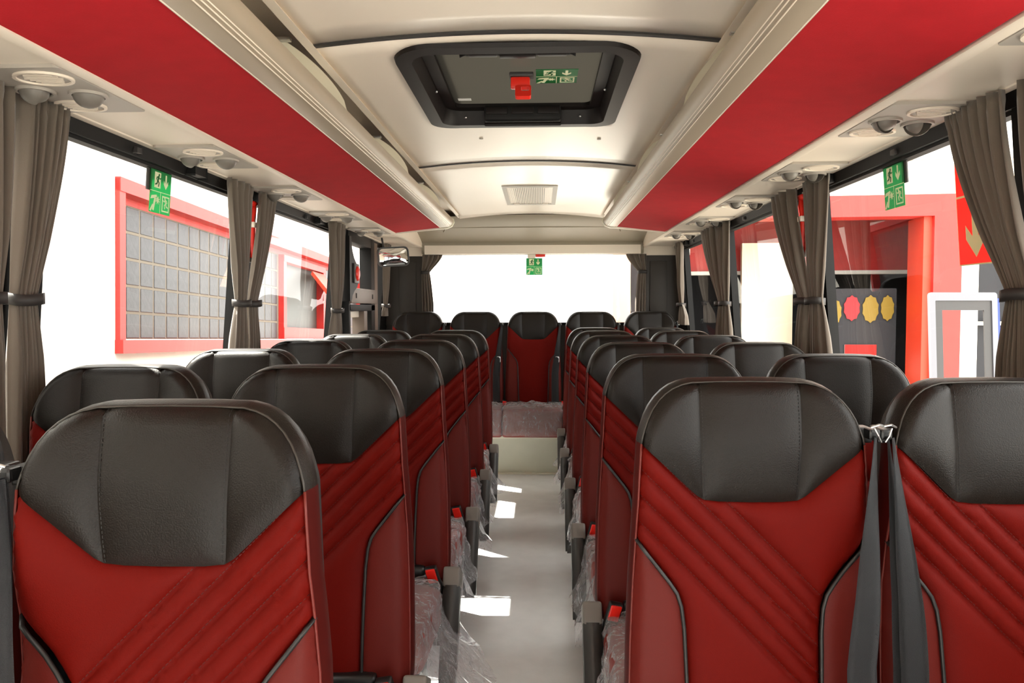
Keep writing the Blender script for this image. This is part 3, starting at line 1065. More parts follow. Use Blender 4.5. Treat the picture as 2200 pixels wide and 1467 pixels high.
ME['stQL'] = ME['stQR'].copy()
for _v in ME['stQL'].vertices:
    _v.co.x = -_v.co.x
ME['stQL'].flip_normals()

def me_box(name, x0, x1, y0, y1, z0, z1, m, bev=0.0, seg=2, M=None, sub=0):
    bm = bmesh.new()
    bm_box(bm, x0, x1, y0, y1, z0, z1, bev, seg, M)
    bmesh.ops.recalc_face_normals(bm, faces=bm.faces[:])
    me = bpy.data.meshes.new(name); bm.to_mesh(me); bm.free()
    for p in me.polygons:
        p.use_smooth = bev > 0
    me.materials.append(m)
    return me
# seat cushion
CZT = 0.425
ME['cush'] = me_box('seat_cushion', -0.222, 0.222, -0.50, -0.055, CZT - 0.14, CZT, M_CUSH, 0.045, 5, Matrix.Translation((0, -0.28, CZT)) @ Matrix.Rotation(R(-4), 4, 'X') @ Matrix.Translation((0, 0.28, -CZT)))
ME['cushR'] = me_box('seat_cushion', -0.245, 0.245, -0.44, -0.03, 0.312, 0.535, M_CUSH, 0.03, 4)
ME['pan'] = me_box('seat_pan', -0.20, 0.20, -0.47, -0.02, CZT - 0.18, CZT - 0.13, M_SHELL, 0.012)
ME['leg'] = me_box('leg', -0.02, 0.02, -0.40, -0.03, 0.0, CZT - 0.16, M_LEG, 0.008)
def arm(s):
    A = Matrix.Translation((s * 0.252, -0.045, 0.43)) @ Matrix.Rotation(R(-30), 4, 'X')
    bm = bmesh.new()
    prof = [(-0.045, 0.0), (-0.05, -0.05), (-0.046, -0.16), (-0.036, -0.30), (-0.026, -0.345), (0.0, -0.352), (0.022, -0.335), (0.036, -0.24), (0.045, -0.10), (0.043, -0.02), (0.03, 0.012), (-0.02, 0.016)]
    for x in (-0.027, 0.027):
        pass
    a = [bm.verts.new(A @ Vector((-0.027, y, z))) for y, z in prof]
    b = [bm.verts.new(A @ Vector((0.027, y, z))) for y, z in prof]
    bm.faces.new(a); bm.faces.new(b[::-1])
    for i in range(len(prof)):
        j = (i + 1) % len(prof)
        bm.faces.new((a[i], b[i], b[j], a[j]))
    bmesh.ops.recalc_face_normals(bm, faces=bm.faces[:])
    bmesh.ops.bevel(bm, geom=[e for e in bm.edges if e.calc_face_angle(0) > 1.2], offset=0.008, segments=2, affect='EDGES')
    me = bpy.data.meshes.new('armrest'); bm.to_mesh(me); bm.free()
    for p in me.polygons:
        p.use_smooth = True
    me.materials.append(M_ARM)
    cap = me_box('armrest_cap', -0.0285, 0.0285, -0.05, 0.042, -0.045, 0.02, M_ARMCAP, 0.010, 3, A)
    return me, cap
ME['armR'], ME['capR'] = arm(1)
ME['armL'], ME['capL'] = arm(-1)
def buckle(s):
    A = Matrix.Translation((s * 0.192, -0.115, 0.455)) @ Matrix.Rotation(R(18), 4, 'X') @ Matrix.Rotation(R(-s * 12), 4, 'Y')
    me = me_box('buckle', -0.020, 0.020, -0.012, 0.012, -0.075, 0.03, M_BUCK, 0.006, 2, A)
    bt = me_box('release_button', -0.016, 0.016, -0.0165, -0.009, -0.022, 0.031, M_BUTTON, 0.004, 2, A)
    st = me_box('buckle_stalk', s * 0.10 - 0.06, s * 0.10 + 0.06, -0.09, -0.05, 0.425, 0.47, M_BUCK, 0.012, 2)
    return me, bt, st
ME['bkR'], ME['btR'], ME['stR'] = buckle(1)
ME['bkL'], ME['btL'], ME['stL'] = buckle(-1)

# three-point belt hanging from a guide at shoulder height: s = side of the seat it hangs on
def ribbon(name, pts, m, t=0.0014):
    """pts: list of (centre, half-width vector)"""
    bm = bmesh.new(); rows = []
    for c, h in pts:
        c = Vector(c); h = Vector(h)
        rows.append([bm.verts.new(c + h * k + Vector((0, -0.003 * (1 - k * k), 0))) for k in (-1, -0.5, 0, 0.5, 1)])
    for i in range(len(rows) - 1):
        for k in range(4):
            bm.faces.new((rows[i][k], rows[i][k + 1], rows[i + 1][k + 1], rows[i + 1][k]))
    r = bmesh.ops.solidify(bm, geom=bm.faces[:], thickness=t)
    bmesh.ops.recalc_face_normals(bm, faces=bm.faces[:])
    me = bpy.data.meshes.new(name); bm.to_mesh(me); bm.free()
    for p in me.polygons:
        p.use_smooth = True
    me.materials.append(m)
    return me
def belt(s, lean):
    rows = []
    n = 16
    for i in range(n + 1):
        f = i / n
        z = 1.088 - 0.66 * f
        u = s * (0.224 - lean * min(1, f * 1.6))
        y = -0.018 + (z - HT) * SL * 0.9 - 0.012 - 0.035 * min(1, f * 2.2)
        hw = 0.008 + 0.017 * min(1, f * 1.9)
        tw = 0.9 * max(0, 1 - f * 3)
        rows.append(((u, y, z), (hw * cos(tw), hw * sin(tw), 0)))
    b = ribbon('seat_belt', rows, M_BELT)
    rows2 = [((c[0] + s * 0.004 + s * 0.010 * (i / n), c[1] + 0.012, c[2]), (h[0] * 0.92, h[1], 0)) for i, (c, h) in enumerate(rows)]
    b2 = ribbon('belt_return', rows2, M_BELT)
    bm = bmesh.new()
    bm_box(bm, s * 0.229 - 0.011, s * 0.229 + 0.011, -0.024, 0.012, 1.080, 1.100, 0.005)
    bm_box(bm, min(s * 0.20, s * 0.235), max(s * 0.20, s * 0.235), 0.0, 0.04, 1.07, 1.10, 0.004)
    bmesh.ops.recalc_face_normals(bm, faces=bm.faces[:])
    g = bpy.data.meshes.new('belt_guide'); bm.to_mesh(g); bm.free()
    g.materials.append(M_BUCK)
    bm = bmesh.new()
    tube_bm(bm, [(s * 0.217, -0.034, 1.106), (s * 0.229, -0.040, 1.112), (s * 0.241, -0.034, 1.108)], 0.0022, 6)
    tube_bm(bm, [(s * 0.224, -0.032, 1.104), (s * 0.230, -0.036, 1.090), (s * 0.236, -0.034, 1.078)], 0.0018, 6)
    bmesh.ops.recalc_face_normals(bm, faces=bm.faces[:])
    c = bpy.data.meshes.new('guide_loop'); bm.to_mesh(c); bm.free()
    c.materials.append(M_METAL)
    t = me_box('belt_anchor', s * 0.195 - 0.035, s * 0.195 + 0.035, -0.13, -0.05, 0.405, 0.44, M_BUCK, 0.01)
    return b, b2, g, c, t
ME['belt+'] = belt(1, 0.048)
ME['belt-'] = belt(-1, 0.048)
ME['beltw+'] = belt(1, 0.016)
ME['beltw-'] = belt(-1, 0.016)
ME['tongue'] = {}
for s in (1, -1):
    bm = bmesh.new()
    o1 = rrect(-0.016, -0.03, 0.016, 0.018, 0.006, 3); o2 = rrect(-0.007, -0.022, 0.007, -0.006, 0.003, 3)
    nq = len(o1)
    A = Matrix.Translation((s * 0.20, -0.09, 0.80)) @ Matrix.Rotation(R(90), 4, 'X')
    vs = [A @ Vector((a, b, 0)) for a, b in o1] + [A @ Vector((a, b, 0)) for a, b in o2] + [A @ Vector((a, b, 0.004)) for a, b in o2] + [A @ Vector((a, b, 0.004)) for a, b in o1]
    bv = [bm.verts.new(v) for v in vs]
    for q in range(4):
        for i in range(nq):
            j = (i + 1) % nq
            bm.faces.new([bv[k] for k in (q * nq + i, q * nq + j, ((q + 1) % 4) * nq + j, ((q + 1) % 4) * nq + i)])
    bmesh.ops.recalc_face_normals(bm, faces=bm.faces[:])
    me = bpy.data.meshes.new('belt_tongue'); bm.to_mesh(me); bm.free(); me.materials.append(mat('tongue_chrome', (225, 225, 228), 0.35, metal=0.6))
    ME['tongue'][s] = me

# crumpled protective film over the cushion
def film(seed, aisle, x0, x1, y0, y1, z0, z1, flare, cuts=25):
    rnd = random.Random(seed)
    off = Vector((rnd.uniform(0, 50), rnd.uniform(0, 50), rnd.uniform(0, 50)))
    bm = bmesh.new()
    bmesh.ops.create_cube(bm, size=1.0)
    bmesh.ops.subdivide_edges(bm, edges=bm.edges[:], cuts=cuts, use_grid_fill=True)
    bmesh.ops.delete(bm, geom=[f for f in bm.faces if f.calc_center_median().z < -0.499], context='FACES')
    cx, cy, cz_ = (x0 + x1) / 2, (y0 + y1) / 2, (z0 + z1) / 2
    for v in bm.verts:
        p = v.co.copy()
        q = Vector((p.x * 2, p.y * 2, p.z * 2))
        q2 = Vector((q.x * (1 - 0.07 * q.z ** 2 * (q.z > 0)), q.y * (1 - 0.07 * q.z ** 2 * (q.z > 0)), q.z * (1 - 0.05 * (q.x ** 8 + q.y ** 8))))
        w_ = Vector((cx + q2.x * (x1 - x0) / 2, cy + q2.y * (y1 - y0) / 2, cz_ + q2.z * (z1 - z0) / 2))
        k = w_ + off
        # sharp pulled ridges
        r1 = 1 - abs(noise.noise(Vector((k.x * 9, k.y * 9, k.z * 4)))) * 2.2
        r2 = 1 - abs(noise.noise(Vector((k.x * 21, k.y * 21, k.z * 9 + 7)))) * 2.2
        n_ = noise.noise_vector(k * 9) * 0.007 + noise.noise_vector(k * 30) * 0.004
        out_dir = Vector((q.x ** 5, q.y ** 5, max(0, q.z) ** 5))
        if out_dir.length > 1e-4:
            out_dir.normalize()
        w_ += out_dir * (max(0, r1) ** 3 * 0.016 + max(0, r2) ** 3 * 0.007)
        low = max(0, (-p.z + 0.1) / 0.6)
        if aisle and q.x * aisle > 0.9:
            out = low ** 1.4 * flare * (0.9 + 0.8 * noise.noise(k * 6))
            w_.x += aisle * out
            w_.z -= out * 0.35 + low * 0.03
        if q.y < -0.9 and z1 < 0.5:
            w_.y -= low * 0.03 * (1 + noise.noise(k * 7))
            w_.z -= low * 0.03
        v.co = w_ + n_ * (1 + low)
    me = bpy.data.meshes.new('plastic_wrap'); bm.to_mesh(me); bm.free()
    for p in me.polygons:
        p.use_smooth = True
    me.materials.append(M_FILM)
    return me

def part(name, me, parent):
    o = bpy.data.objects.new(name, me)
    COL.objects.link(o)
    o.parent = parent
    if name == 'stitching':
        o['kind'] = 'stuff'
    return o

def seat(x, y, z, quilt, aisle, belt_side, label, group, rear=False, seed=0, flare=0.0, rot=0.0):
    t = empty('passenger_seat', (x, y, z))
    tag(t, label, 'seat', group)
    h = part('headrest', ME['hc'], t)
    part('headrest_side_panel', ME['hsR'], h); part('headrest_side_panel', ME['hsL'], h)
    part('headrest_band', ME['bandH'], h); part('headrest_piping', ME['pipeH'], h); part('stitching', ME['stH'], h)
    b = part('backrest', ME['midP'] if rear else ME['mid' + quilt], t)
    part('bolster', ME['bolR'], b); part('bolster', ME['bolL'], b)
    part('bolster_piping', ME['pipeR'], b); part('bolster_piping', ME['pipeL'], b)
    part('side_band', ME['bandB'], b); part('edge_piping', ME['pipeB'], b)
    if not rear:
        part('stitching', ME['stQ' + quilt], b)
    part('back_shell', ME['shell'], t)
    if rear:
        c = part('seat_cushion', ME['cushR'], t)
        c.location = (0, 0, -z)
        part('plastic_wrap', film(seed, 0, -0.243, 0.243, -0.452, -0.03, 0.318, 0.548, 0), c)
    else:
        c = part('seat_cushion', ME['cush'], t)
        part('seat_pan', ME['pan'], t)
        for lx in (-0.14, 0.14):
            l = part('leg', ME['leg'], t); l.location = (lx, 0, 0)
        part('plastic_wrap', film(seed, aisle, -0.222, 0.222, -0.525, -0.075, CZT - 0.165, CZT + 0.014, flare, 25 if aisle else 9), c)
    if aisle:
        k = 'R' if aisle > 0 else 'L'
        a = part('armrest', ME['arm' + k], t)
        part('armrest_cap', ME['cap' + k], a)
    k = 'L' if belt_side > 0 else 'R'
    bk = part('buckle', ME['bk' + k], t)
    part('release_button', ME['bt' + k], bk); part('buckle_stalk', ME['st' + k], bk)
    if rear:
        bk.location = (-belt_side * 0.05, 0, -0.03)
    key = ('belt' if (aisle or rear) else 'beltw') + ('+' if belt_side > 0 else '-')
    bl = part('seat_belt', ME[key][0], t)
    part('belt_return', ME[key][1], bl); part('belt_guide', ME[key][2], bl); part('guide_loop', ME[key][3], bl); part('belt_anchor', ME[key][4], bl)
    if rear:
        part('belt_tongue', ME['tongue'][belt_side], bl)
    return t

XAL, XAR, XW = 0.478, 0.473, 0.953
LY = [1.06, 1.78, 2.52, 3.27, 4.03, 4.78]
RY = [1.45, 2.24, 3.04, 3.85, 4.66, 5.42]
ROW = ['nearest', 'second', 'third', 'fourth', 'fifth', 'farthest']
for i, y in enumerate(LY):
    seat(-XAL, y, 0, 'L', 1, -1, 'black and red quilted seat beside the aisle on the left, %s row' % ROW[i], 'seats in rows', seed=10 + i, flare=[0.05, 0.10, 0.16, 0.05, 0.06, 0.07][i])
    seat(-XW - 0.006, y, 0, 'L', 0, 1, ('black and red quilted seat under the left windows, %s row' % ROW[i]), 'seats in rows', seed=30 + i)
for i, y in enumerate(RY):
    seat(XAR, y, 0, 'R', -1, 1, 'black and red quilted seat beside the aisle on the right, %s row' % ROW[i], 'seats in rows', seed=50 + i, flare=[0.05, 0.04, 0.06, 0.05, 0.06, 0.09][i])
    seat(XW, y, 0, 'R', 0, -1, 'black and red quilted seat under the right windows, %s row' % ROW[i], 'seats in rows', seed=70 + i)
RN = ['in the left corner under the rear curtain', 'just left of the middle', 'in the middle, facing straight down the aisle', 'just right of the middle', 'in the right corner under the rear curtain']
for i in range(5):
    seat(-0.975 + 0.4875 * i + 0.012, 6.27, 0.115, 'R', 0, 1, 'black and red rear bench seat %s' % RN[i], 'rear bench seats', rear=True, seed=90 + i)

# ================================================================== CURTAINS
def curtain(label, top, tie, bot, side, ztie=1.355, zt=1.862, zb=0.80, folds=6, seed=0, depth=0.022, axis='y', base=None):
    """top/tie/bot: (a0, a1) spans along the window. side = -1 / +1 wall, axis 'x' for the rear window"""
    if axis == 'y':
        top, tie, bot = ([v * 0.962 for v in q] for q in (top, tie, bot))
    rnd = random.Random(seed)
    t = empty('curtain', ((side * 1.19, (tie[0] + tie[1]) / 2, zb) if axis == 'y' else ((tie[0] + tie[1]) / 2, base, zb)))
    tag(t, label, 'curtain', 'grey window curtains')
    ox, oy, oz = t.location
    nz, ns = 44, folds * 10
    ph = rnd.uniform(0, 6)
    fr = [rnd.uniform(0.7, 1.3) for _ in range(folds + 2)]
    vs = []; fs = []
    def span(z):
        if z > ztie:
            f = (z - ztie) / (zt - ztie)
            g = f ** 0.8
            g = g * g * (3 - 2 * g) * 0.55 + g * 0.45
            return tie[0] + (top[0] - tie[0]) * g, tie[1] + (top[1] - tie[1]) * g
        f = (ztie - z) / (ztie - zb)
        g = min(1, f * 1.8) ** 0.7
        return tie[0] + (bot[0] - tie[0]) * g, tie[1] + (bot[1] - tie[1]) * g
    for j in range(nz + 1):
        z = zt + (zb - zt) * j / nz
        a0, a1 = span(z)
        dtie = abs(z - ztie)
        for i in range(ns + 1):
            s_ = i / ns
            k = s_ * folds
            amp = depth * fr[min(folds, int(k))] * (0.45 + 0.55 * min(1, dtie / 0.15))
            wob = 0.25 * sin(k * 1.7 + ph + z * 5)
            d = amp * (sin(2 * pi * k + wob + ph) * 0.7 + 0.3 * sin(2 * pi * k * 1.9 + ph * 2 + z * 3))
            bulge = 0.5 * sin(pi * s_) * 0.016
            if z > zt - 0.035:
                d += 0.004 * sin(k * 23)
            a = a0 + (a1 - a0) * (s_ + 0.35 / folds / 6 * sin(2 * pi * k * 2 + ph))
            if axis == 'y':
                vs.append((side * (1.195 + 0.03 * (zt - z)) - side * (d + bulge) - ox, a - oy, z - oz))
            else:
                vs.append((a - ox, base - d - bulge - oy, z - oz))
    n = ns + 1
    for j in range(nz):
        for i in range(ns):
            fs.append((j * n + i, j * n + i + 1, (j + 1) * n + i + 1, (j + 1) * n + i))
    o = mesh('curtain_fabric', vs, fs, M_CURT, t, True)
    md = o.modifiers.new('thickness', 'SOLIDIFY'); md.thickness = 0.0016
    # tie band
    pts = []
    w_ = (tie[1] - tie[0]) / 2 + 0.004
    for k in range(25):
        th = 2 * pi * k / 24
        if axis == 'y':
            pts.append((side * (1.195 + 0.03 * (zt - ztie)) - side * 0.006 + 0.036 * sin(th) - ox, (tie[0] + tie[1]) / 2 + w_ * cos(th) - oy, ztie + 0.003 * sin(th * 2) - oz))
        else:
            pts.append(((tie[0] + tie[1]) / 2 + w_ * cos(th) - ox, base - 0.008 + 0.034 * sin(th) - oy, ztie - oz))
    vs = []; fs = []
    for p in pts:
        vs += [(p[0], p[1], p[2] - 0.014), (p[0], p[1], p[2] + 0.014)]
    for k in range(24):
        fs.append((2 * k, 2 * k + 2, 2 * k + 3, 2 * k + 1))
    tb = mesh('tie_band', vs, fs, M_TIE, t, True)
    md = tb.modifiers.new('thickness', 'SOLIDIFY'); md.thickness = 0.003; md.offset = 0
    return t
curtain('taupe curtain cut off by the left edge of the picture', (1.44, 1.825), (1.64, 1.785), (1.60, 1.79), -1, seed=1, folds=7)
curtain('taupe curtain nearest on the left, beside the bright white wall', (1.865, 2.06), (1.825, 1.915), (1.82, 1.94), -1, seed=2, folds=7)
curtain('left half of the taupe curtain pair before the glass-block wall', (3.10, 3.365), (3.21, 3.315), (3.15, 3.33), -1, seed=3, folds=5)
curtain('right half of the taupe curtain pair before the glass-block wall', (3.455, 3.66), (3.335, 3.44), (3.34, 3.46), -1, seed=4, folds=5)
curtain('taupe curtain hanging at the front edge of the left door', (4.64, 4.95), (4.75, 4.91), (4.68, 4.96), -1, ztie=1.32, seed=5, folds=4)
curtain('pale narrow curtain behind the mirror in the left rear corner', (6.26, 6.50), (6.31, 6.42), (6.26, 6.46), -1, zb=1.27, seed=6, folds=4)
curtain('taupe curtain nearest on the right, covering part of the red sign', (1.955, 2.21), (1.84, 1.93), (1.80, 1.97), 1, ztie=1.36, seed=7, folds=7)
curtain('taupe curtain cut off by the right edge of the picture', (1.55, 1.885), (1.66, 1.80), (1.62, 1.80), 1, seed=8, folds=7)
curtain('right half of the curtain pair beside the red hammer', (3.105, 3.36), (3.195, 3.315), (3.10, 3.36), 1, ztie=1.36, seed=9, folds=5)
curtain('slanting left half of the curtain pair beside the red hammer', (3.50, 3.80), (3.335, 3.45), (3.36, 3.52), 1, ztie=1.36, seed=10, folds=4)
curtain('near half of the curtain pair between the last two right windows', (4.70, 4.98), (4.76, 4.88), (4.70, 4.93), 1, ztie=1.36, seed=11, folds=4)
curtain('far half of the curtain pair between the last two right windows', (5.06, 5.46), (4.89, 4.99), (4.94, 5.10), 1, ztie=1.36, seed=12, folds=5)
curtain('single narrow curtain in the right rear corner', (6.18, 6.48), (6.24, 6.36), (6.08, 6.42), 1, ztie=1.36, zb=1.20, seed=13, folds=4)
curtain('small curtain tied back at the left end of the rear window', (-0.955, -0.78), (-0.965, -0.895), (-0.96, -0.86), 1, ztie=1.645, zt=1.80, zb=1.15, folds=4, seed=14, axis='x', base=6.48, depth=0.014)
curtain('small curtain tied back at the right end of the rear window', (0.81, 0.985), (0.915, 0.985), (0.89, 0.985), 1, ztie=1.645, zt=1.80, zb=1.15, folds=4, seed=15, axis='x', base=6.48, depth=0.014)

# ================================================================== SIGNS AND SMALL FITTINGS
def man(cx, cy, s, flip=1):
    """running figure outlines (list of polygons), about s tall"""
    P = []
    def limb(pts, w_):
        for (x0, y0), (x1, y1) in zip(pts[:-1], pts[1:]):
            dx, dy = x1 - x0, y1 - y0
            l = sqrt(dx * dx + dy * dy) or 1
            nx, ny = -dy / l * w_ / 2, dx / l * w_ / 2
            ex, ey = dx / l * w_ * 0.3, dy / l * w_ * 0.3
            P.append([(x0 + nx - ex, y0 + ny - ey), (x0 - nx - ex, y0 - ny - ey), (x1 - nx + ex, y1 - ny + ey), (x1 + nx + ex, y1 + ny + ey)])
    P.append([(0.10 + 0.085 * cos(2 * pi * i / 14), 0.40 + 0.085 * sin(2 * pi * i / 14)) for i in range(14)])
    limb([(0.05, 0.28), (-0.06, 0.0)], 0.17)
    limb([(0.05, 0.27), (0.20, 0.14), (0.32, 0.20)], 0.075)
    limb([(0.02, 0.27), (-0.18, 0.22), (-0.24, 0.06)], 0.075)
    limb([(-0.05, 0.0), (0.13, -0.13), (0.06, -0.36)], 0.10)
    limb([(-0.06, 0.0), (-0.14, -0.20), (-0.34, -0.26)], 0.10)
    return [[(cx + flip * a * s, cy + b * s) for a, b in p] for p in P]
def arrow_down(cx, cy, s):
    return [(cx - 0.09 * s, cy + 0.5 * s), (cx + 0.09 * s, cy + 0.5 * s), (cx + 0.09 * s, cy - 0.12 * s), (cx + 0.30 * s, cy + 0.10 * s), (cx + 0.30 * s, cy - 0.16 * s), (cx, cy - 0.5 * s), (cx - 0.30 * s, cy - 0.16 * s), (cx - 0.30 * s, cy + 0.10 * s), (cx - 0.09 * s, cy - 0.12 * s)]

def exit_sign(label, M, tab=0):
    """0.142 x 0.150 plate; M maps (right, up, towards viewer)"""
    t = empty('emergency_exit_sign', M.translation)
    tag(t, label, 'sign', 'green emergency exit signs')
    L = Matrix.Translation(-M.translation) @ M
    plate = slab('sign_plate', rect(-0.071, -0.075, 0.071, 0.075), M_GREEN, t, L, 0.0015)
    F = L @ Matrix.Translation((0, 0, 0.0016))
    F2 = L @ Matrix.Translation((0, 0, 0.0024))
    slab('divider', rect(-0.071, -0.0015, 0.071, 0.0008), M_PALE, t, F, 0.0006)
    slab('divider', rect(-0.0015, -0.075, 0.0008, -0.0015), M_PALE, t, F, 0.0006)
    d = slab('doorway', rect(-0.045, 0.012, -0.004, 0.066), M_PALE, t, F, 0.0006)
    for p in man(-0.022, 0.037, 0.052):
        slab('running_figure', p, M_GREEN, d, F2, 0.0004)
    slab('arrow', arrow_down(0.033, 0.039, 0.050), M_PALE, t, F, 0.0006)
    # hammer breaking glass
    h = slab('hammer', [(-0.052, -0.066), (-0.042, -0.069), (-0.030, -0.026), (-0.041, -0.023)], M_PALE, t, F, 0.0006)
    slab('hammer_head', [(-0.066, -0.030), (-0.061, -0.018), (-0.040, -0.014), (-0.026, -0.012), (-0.028, -0.022), (-0.045, -0.026)], M_PALE, h, F, 0.0006)
    star = [(-0.018 + (0.016 if i % 2 else 0.007) * cos(pi * i / 8), -0.030 + (0.016 if i % 2 else 0.007) * sin(pi * i / 8)) for i in range(16)]
    slab('glass_burst', star, M_PALE, h, F, 0.0006)
    slab('arm', [(-0.070, -0.070), (-0.060, -0.072), (-0.046, -0.050), (-0.052, -0.046)], M_PALE, h, F, 0.0006)
    # figure climbing out of a window
    fr = ring('window_outline', rect(0.012, -0.066, 0.062, -0.010), rect(0.017, -0.061, 0.057, -0.015), 0.0, 0.0006, M_PALE, t, F, smooth=False)
    for p in man(0.036, -0.036, 0.048, -1):
        slab('climbing_figure', p, M_PALE, fr, F, 0.0006)
    if tab:
        a, b = sorted((tab * 0.071, tab * 0.088))
        slab('backing_tab', rect(a - (0.01 if tab > 0 else 0), -0.002, b + (0.01 if tab < 0 else 0), 0.072), M_DGREY, t, L @ Matrix.Translation((0, 0, -0.006)), 0.004)
    return t

def on_wall(s, y, z, gap=0.012):
    """matrix on the inside of a side window: right, up, normal pointing to the aisle"""
    up = Vector((-s * 0.08, 0, 1)).normalized()
    nrm = Vector((-s, 0, -0.08)).normalized()
    right = up.cross(nrm)
    x = s * (wall_x(z) + 0.03 - gap)
    M = Matrix((right, up, nrm)).transposed().to_4x4()
    M.translation = Vector((x, y, z))
    return M
exit_sign('green emergency exit sign on the left window before the glass blocks', on_wall(-1, 2.60, 1.742, 0.004), tab=-1)
exit_sign('green emergency exit sign on the right window, left of the red sign', on_wall(1, 2.60, 1.745, 0.004), tab=1)
Mr = Matrix.Rotation(R(90), 4, 'X'); Mr.translation = Vector((0.018, 6.577, 1.70))
exit_sign('pale green emergency exit sign hanging in the rear window', Mr)
Mh = Matrix.Rotation(R(180), 4, 'X'); Mh.translation = Vector((0.125, 2.60, 2.128))
exit_sign('green emergency exit sign under the roof hatch glass', Mh)
rb = empty('brake_light_unit', (0.03, 6.56, 1.80))
tag(rb, 'small white and red lamp above the rear window sign', 'lamp')
box('lamp_housing', -0.07, 0.0, -0.05, 0.0, -0.03, 0.005, M_CREAM, rb, bev=0.006)
box('lamp_lens', 0.0, 0.085, -0.05, 0.0, -0.02, 0.005, M_HAMRED, rb, bev=0.006)

# red fire extinguisher sign
fM = on_wall(1, 2.14, 1.645, 0.003)
fs_ = empty('fire_extinguisher_sign', fM.translation)
tag(fs_, 'red fire extinguisher sign with a pale arrow on the right window', 'sign')
L = Matrix.Translation(-fM.translation) @ fM
slab('upper_plate', rect(-0.09, 0.006, 0.09, 0.205), M_SIGNRED, fs_, L, 0.0015)
slab('lower_plate', rect(-0.09, -0.19, 0.09, 0.0), M_SIGNRED, fs_, L, 0.0015)
ring('edge_line', rect(-0.0925, -0.194, 0.0925, 0.208), rect(-0.09, -0.19, 0.09, 0.205), 0.0, 0.0012, M_SIGNCREAM, fs_, L, smooth=False)
slab('joint_line', rect(-0.09, 0.0, 0.09, 0.006), M_SIGNCREAM, fs_, L, 0.0012)
F = L @ Matrix.Translation((0, 0, 0.0017))
slab('arrow', arrow_down(-0.005, -0.095, 0.155), M_SIGNCREAM, fs_, F, 0.0006)
ex = slab('extinguisher_symbol', rrect(-0.055, 0.022, 0.035, 0.15, 0.02, 4), M_SIGNCREAM, fs_, F, 0.0006)
slab('symbol_band', rect(-0.055, 0.108, 0.035, 0.128), M_SIGNRED, ex, F @ Matrix.Translation((0, 0, 0.0007)), 0.0004)
slab('symbol_valve', rect(-0.03, 0.15, 0.012, 0.172), M_SIGNCREAM, ex, F, 0.0006)
slab('symbol_hose', [(-0.03, 0.176), (-0.055, 0.170), (-0.072, 0.148), (-0.076, 0.118), (-0.068, 0.118), (-0.064, 0.145), (-0.052, 0.160), (-0.03, 0.165)], M_SIGNCREAM, ex, F, 0.0006)

# emergency hammers on the window posts
def pillar_hammer(label, s, y, z):
    x = s * (wall_x(z) - 0.022)
    t = empty('emergency_hammer', (x, y, z))
    tag(t, label, 'emergency hammer', 'emergency hammers')
    tube('hammer_grip', [(0, 0.0, -0.17), (0, 0.0, -0.14), (0, -0.004, -0.05), (0, 0.0, 0.0), (0, 0.012, 0.04), (0, 0.016, 0.07)], [0.012, 0.015, 0.013, 0.012, 0.014, 0.013], M_HAMRED, t, 10)
    box('hammer_bracket', -0.016, 0.018, -0.024, 0.024, -0.035, -0.01, M_CREAM, t, bev=0.004)
    tube('hammer_head', [(0, -0.035, 0.066), (0, -0.02, 0.072), (0, 0.035, 0.076), (0, 0.05, 0.07)], [0.005, 0.014, 0.014, 0.006], M_HAMRED, t, 10)
    box('hammer_plate', 0.006 if s > 0 else -0.018, 0.018 if s > 0 else -0.006, -0.03, 0.03, -0.19, 0.10, M_METAL, t, bev=0.003)
    return t
pillar_hammer('red emergency hammer on the post between the right-hand curtain pair', 1, 3.35, 1.745)
pillar_hammer('red emergency hammer on the post between the left-hand curtain pair', -1, 3.32, 1.73)

# convex mirror above the door
mir = empty('convex_mirror', (-1.03, 5.58, 1.722))
tag(mir, 'black framed convex mirror hanging above the left door', 'mirror')
Am = Matrix.Rotation(R(34), 4, 'Z') @ Matrix.Rotation(R(90), 4, 'X') @ Matrix.Rotation(R(5), 4, 'Z')
bm = bmesh.new()
o_ = rrect(-0.118, -0.068, 0.118, 0.068, 0.035, 6)
NR = 10
rings_ = []
for q in range(NR + 1):
    f = q / NR
    if q == 0:
        rings_.append([bm.verts.new(Am @ Vector((0, 0, 0.030)))]); continue
    rings_.append([bm.verts.new(Am @ Vector((a * f, b * f, 0.030 * (1 - f * f)))) for a, b in o_])
for i in range(len(o_)):
    j = (i + 1) % len(o_)
    bm.faces.new((rings_[0][0], rings_[1][i], rings_[1][j]))
    for q in range(1, NR):
        bm.faces.new((rings_[q][i], rings_[q + 1][i], rings_[q + 1][j], rings_[q][j]))
from_bm('mirror_glass', bm, M_MIRROR, mir, True)
ring('mirror_rim', [(a * 1.05, b * 1.08) for a, b in o_], [(a * 0.99, b * 0.985) for a, b in o_], -0.012, 0.006, M_DGREY, mir, Am)
slab('mirror_back', [(a * 1.03, b * 1.05) for a, b in o_], M_DGREY, mir, Am @ Matrix.Translation((0, 0, -0.03)), 0.028)
tube('mirror_arm', [(-0.07, 0.03, 0.02), (-0.09, 0.05, 0.09), (-0.10, 0.05, 0.146)], 0.008, M_DGREY, mir)

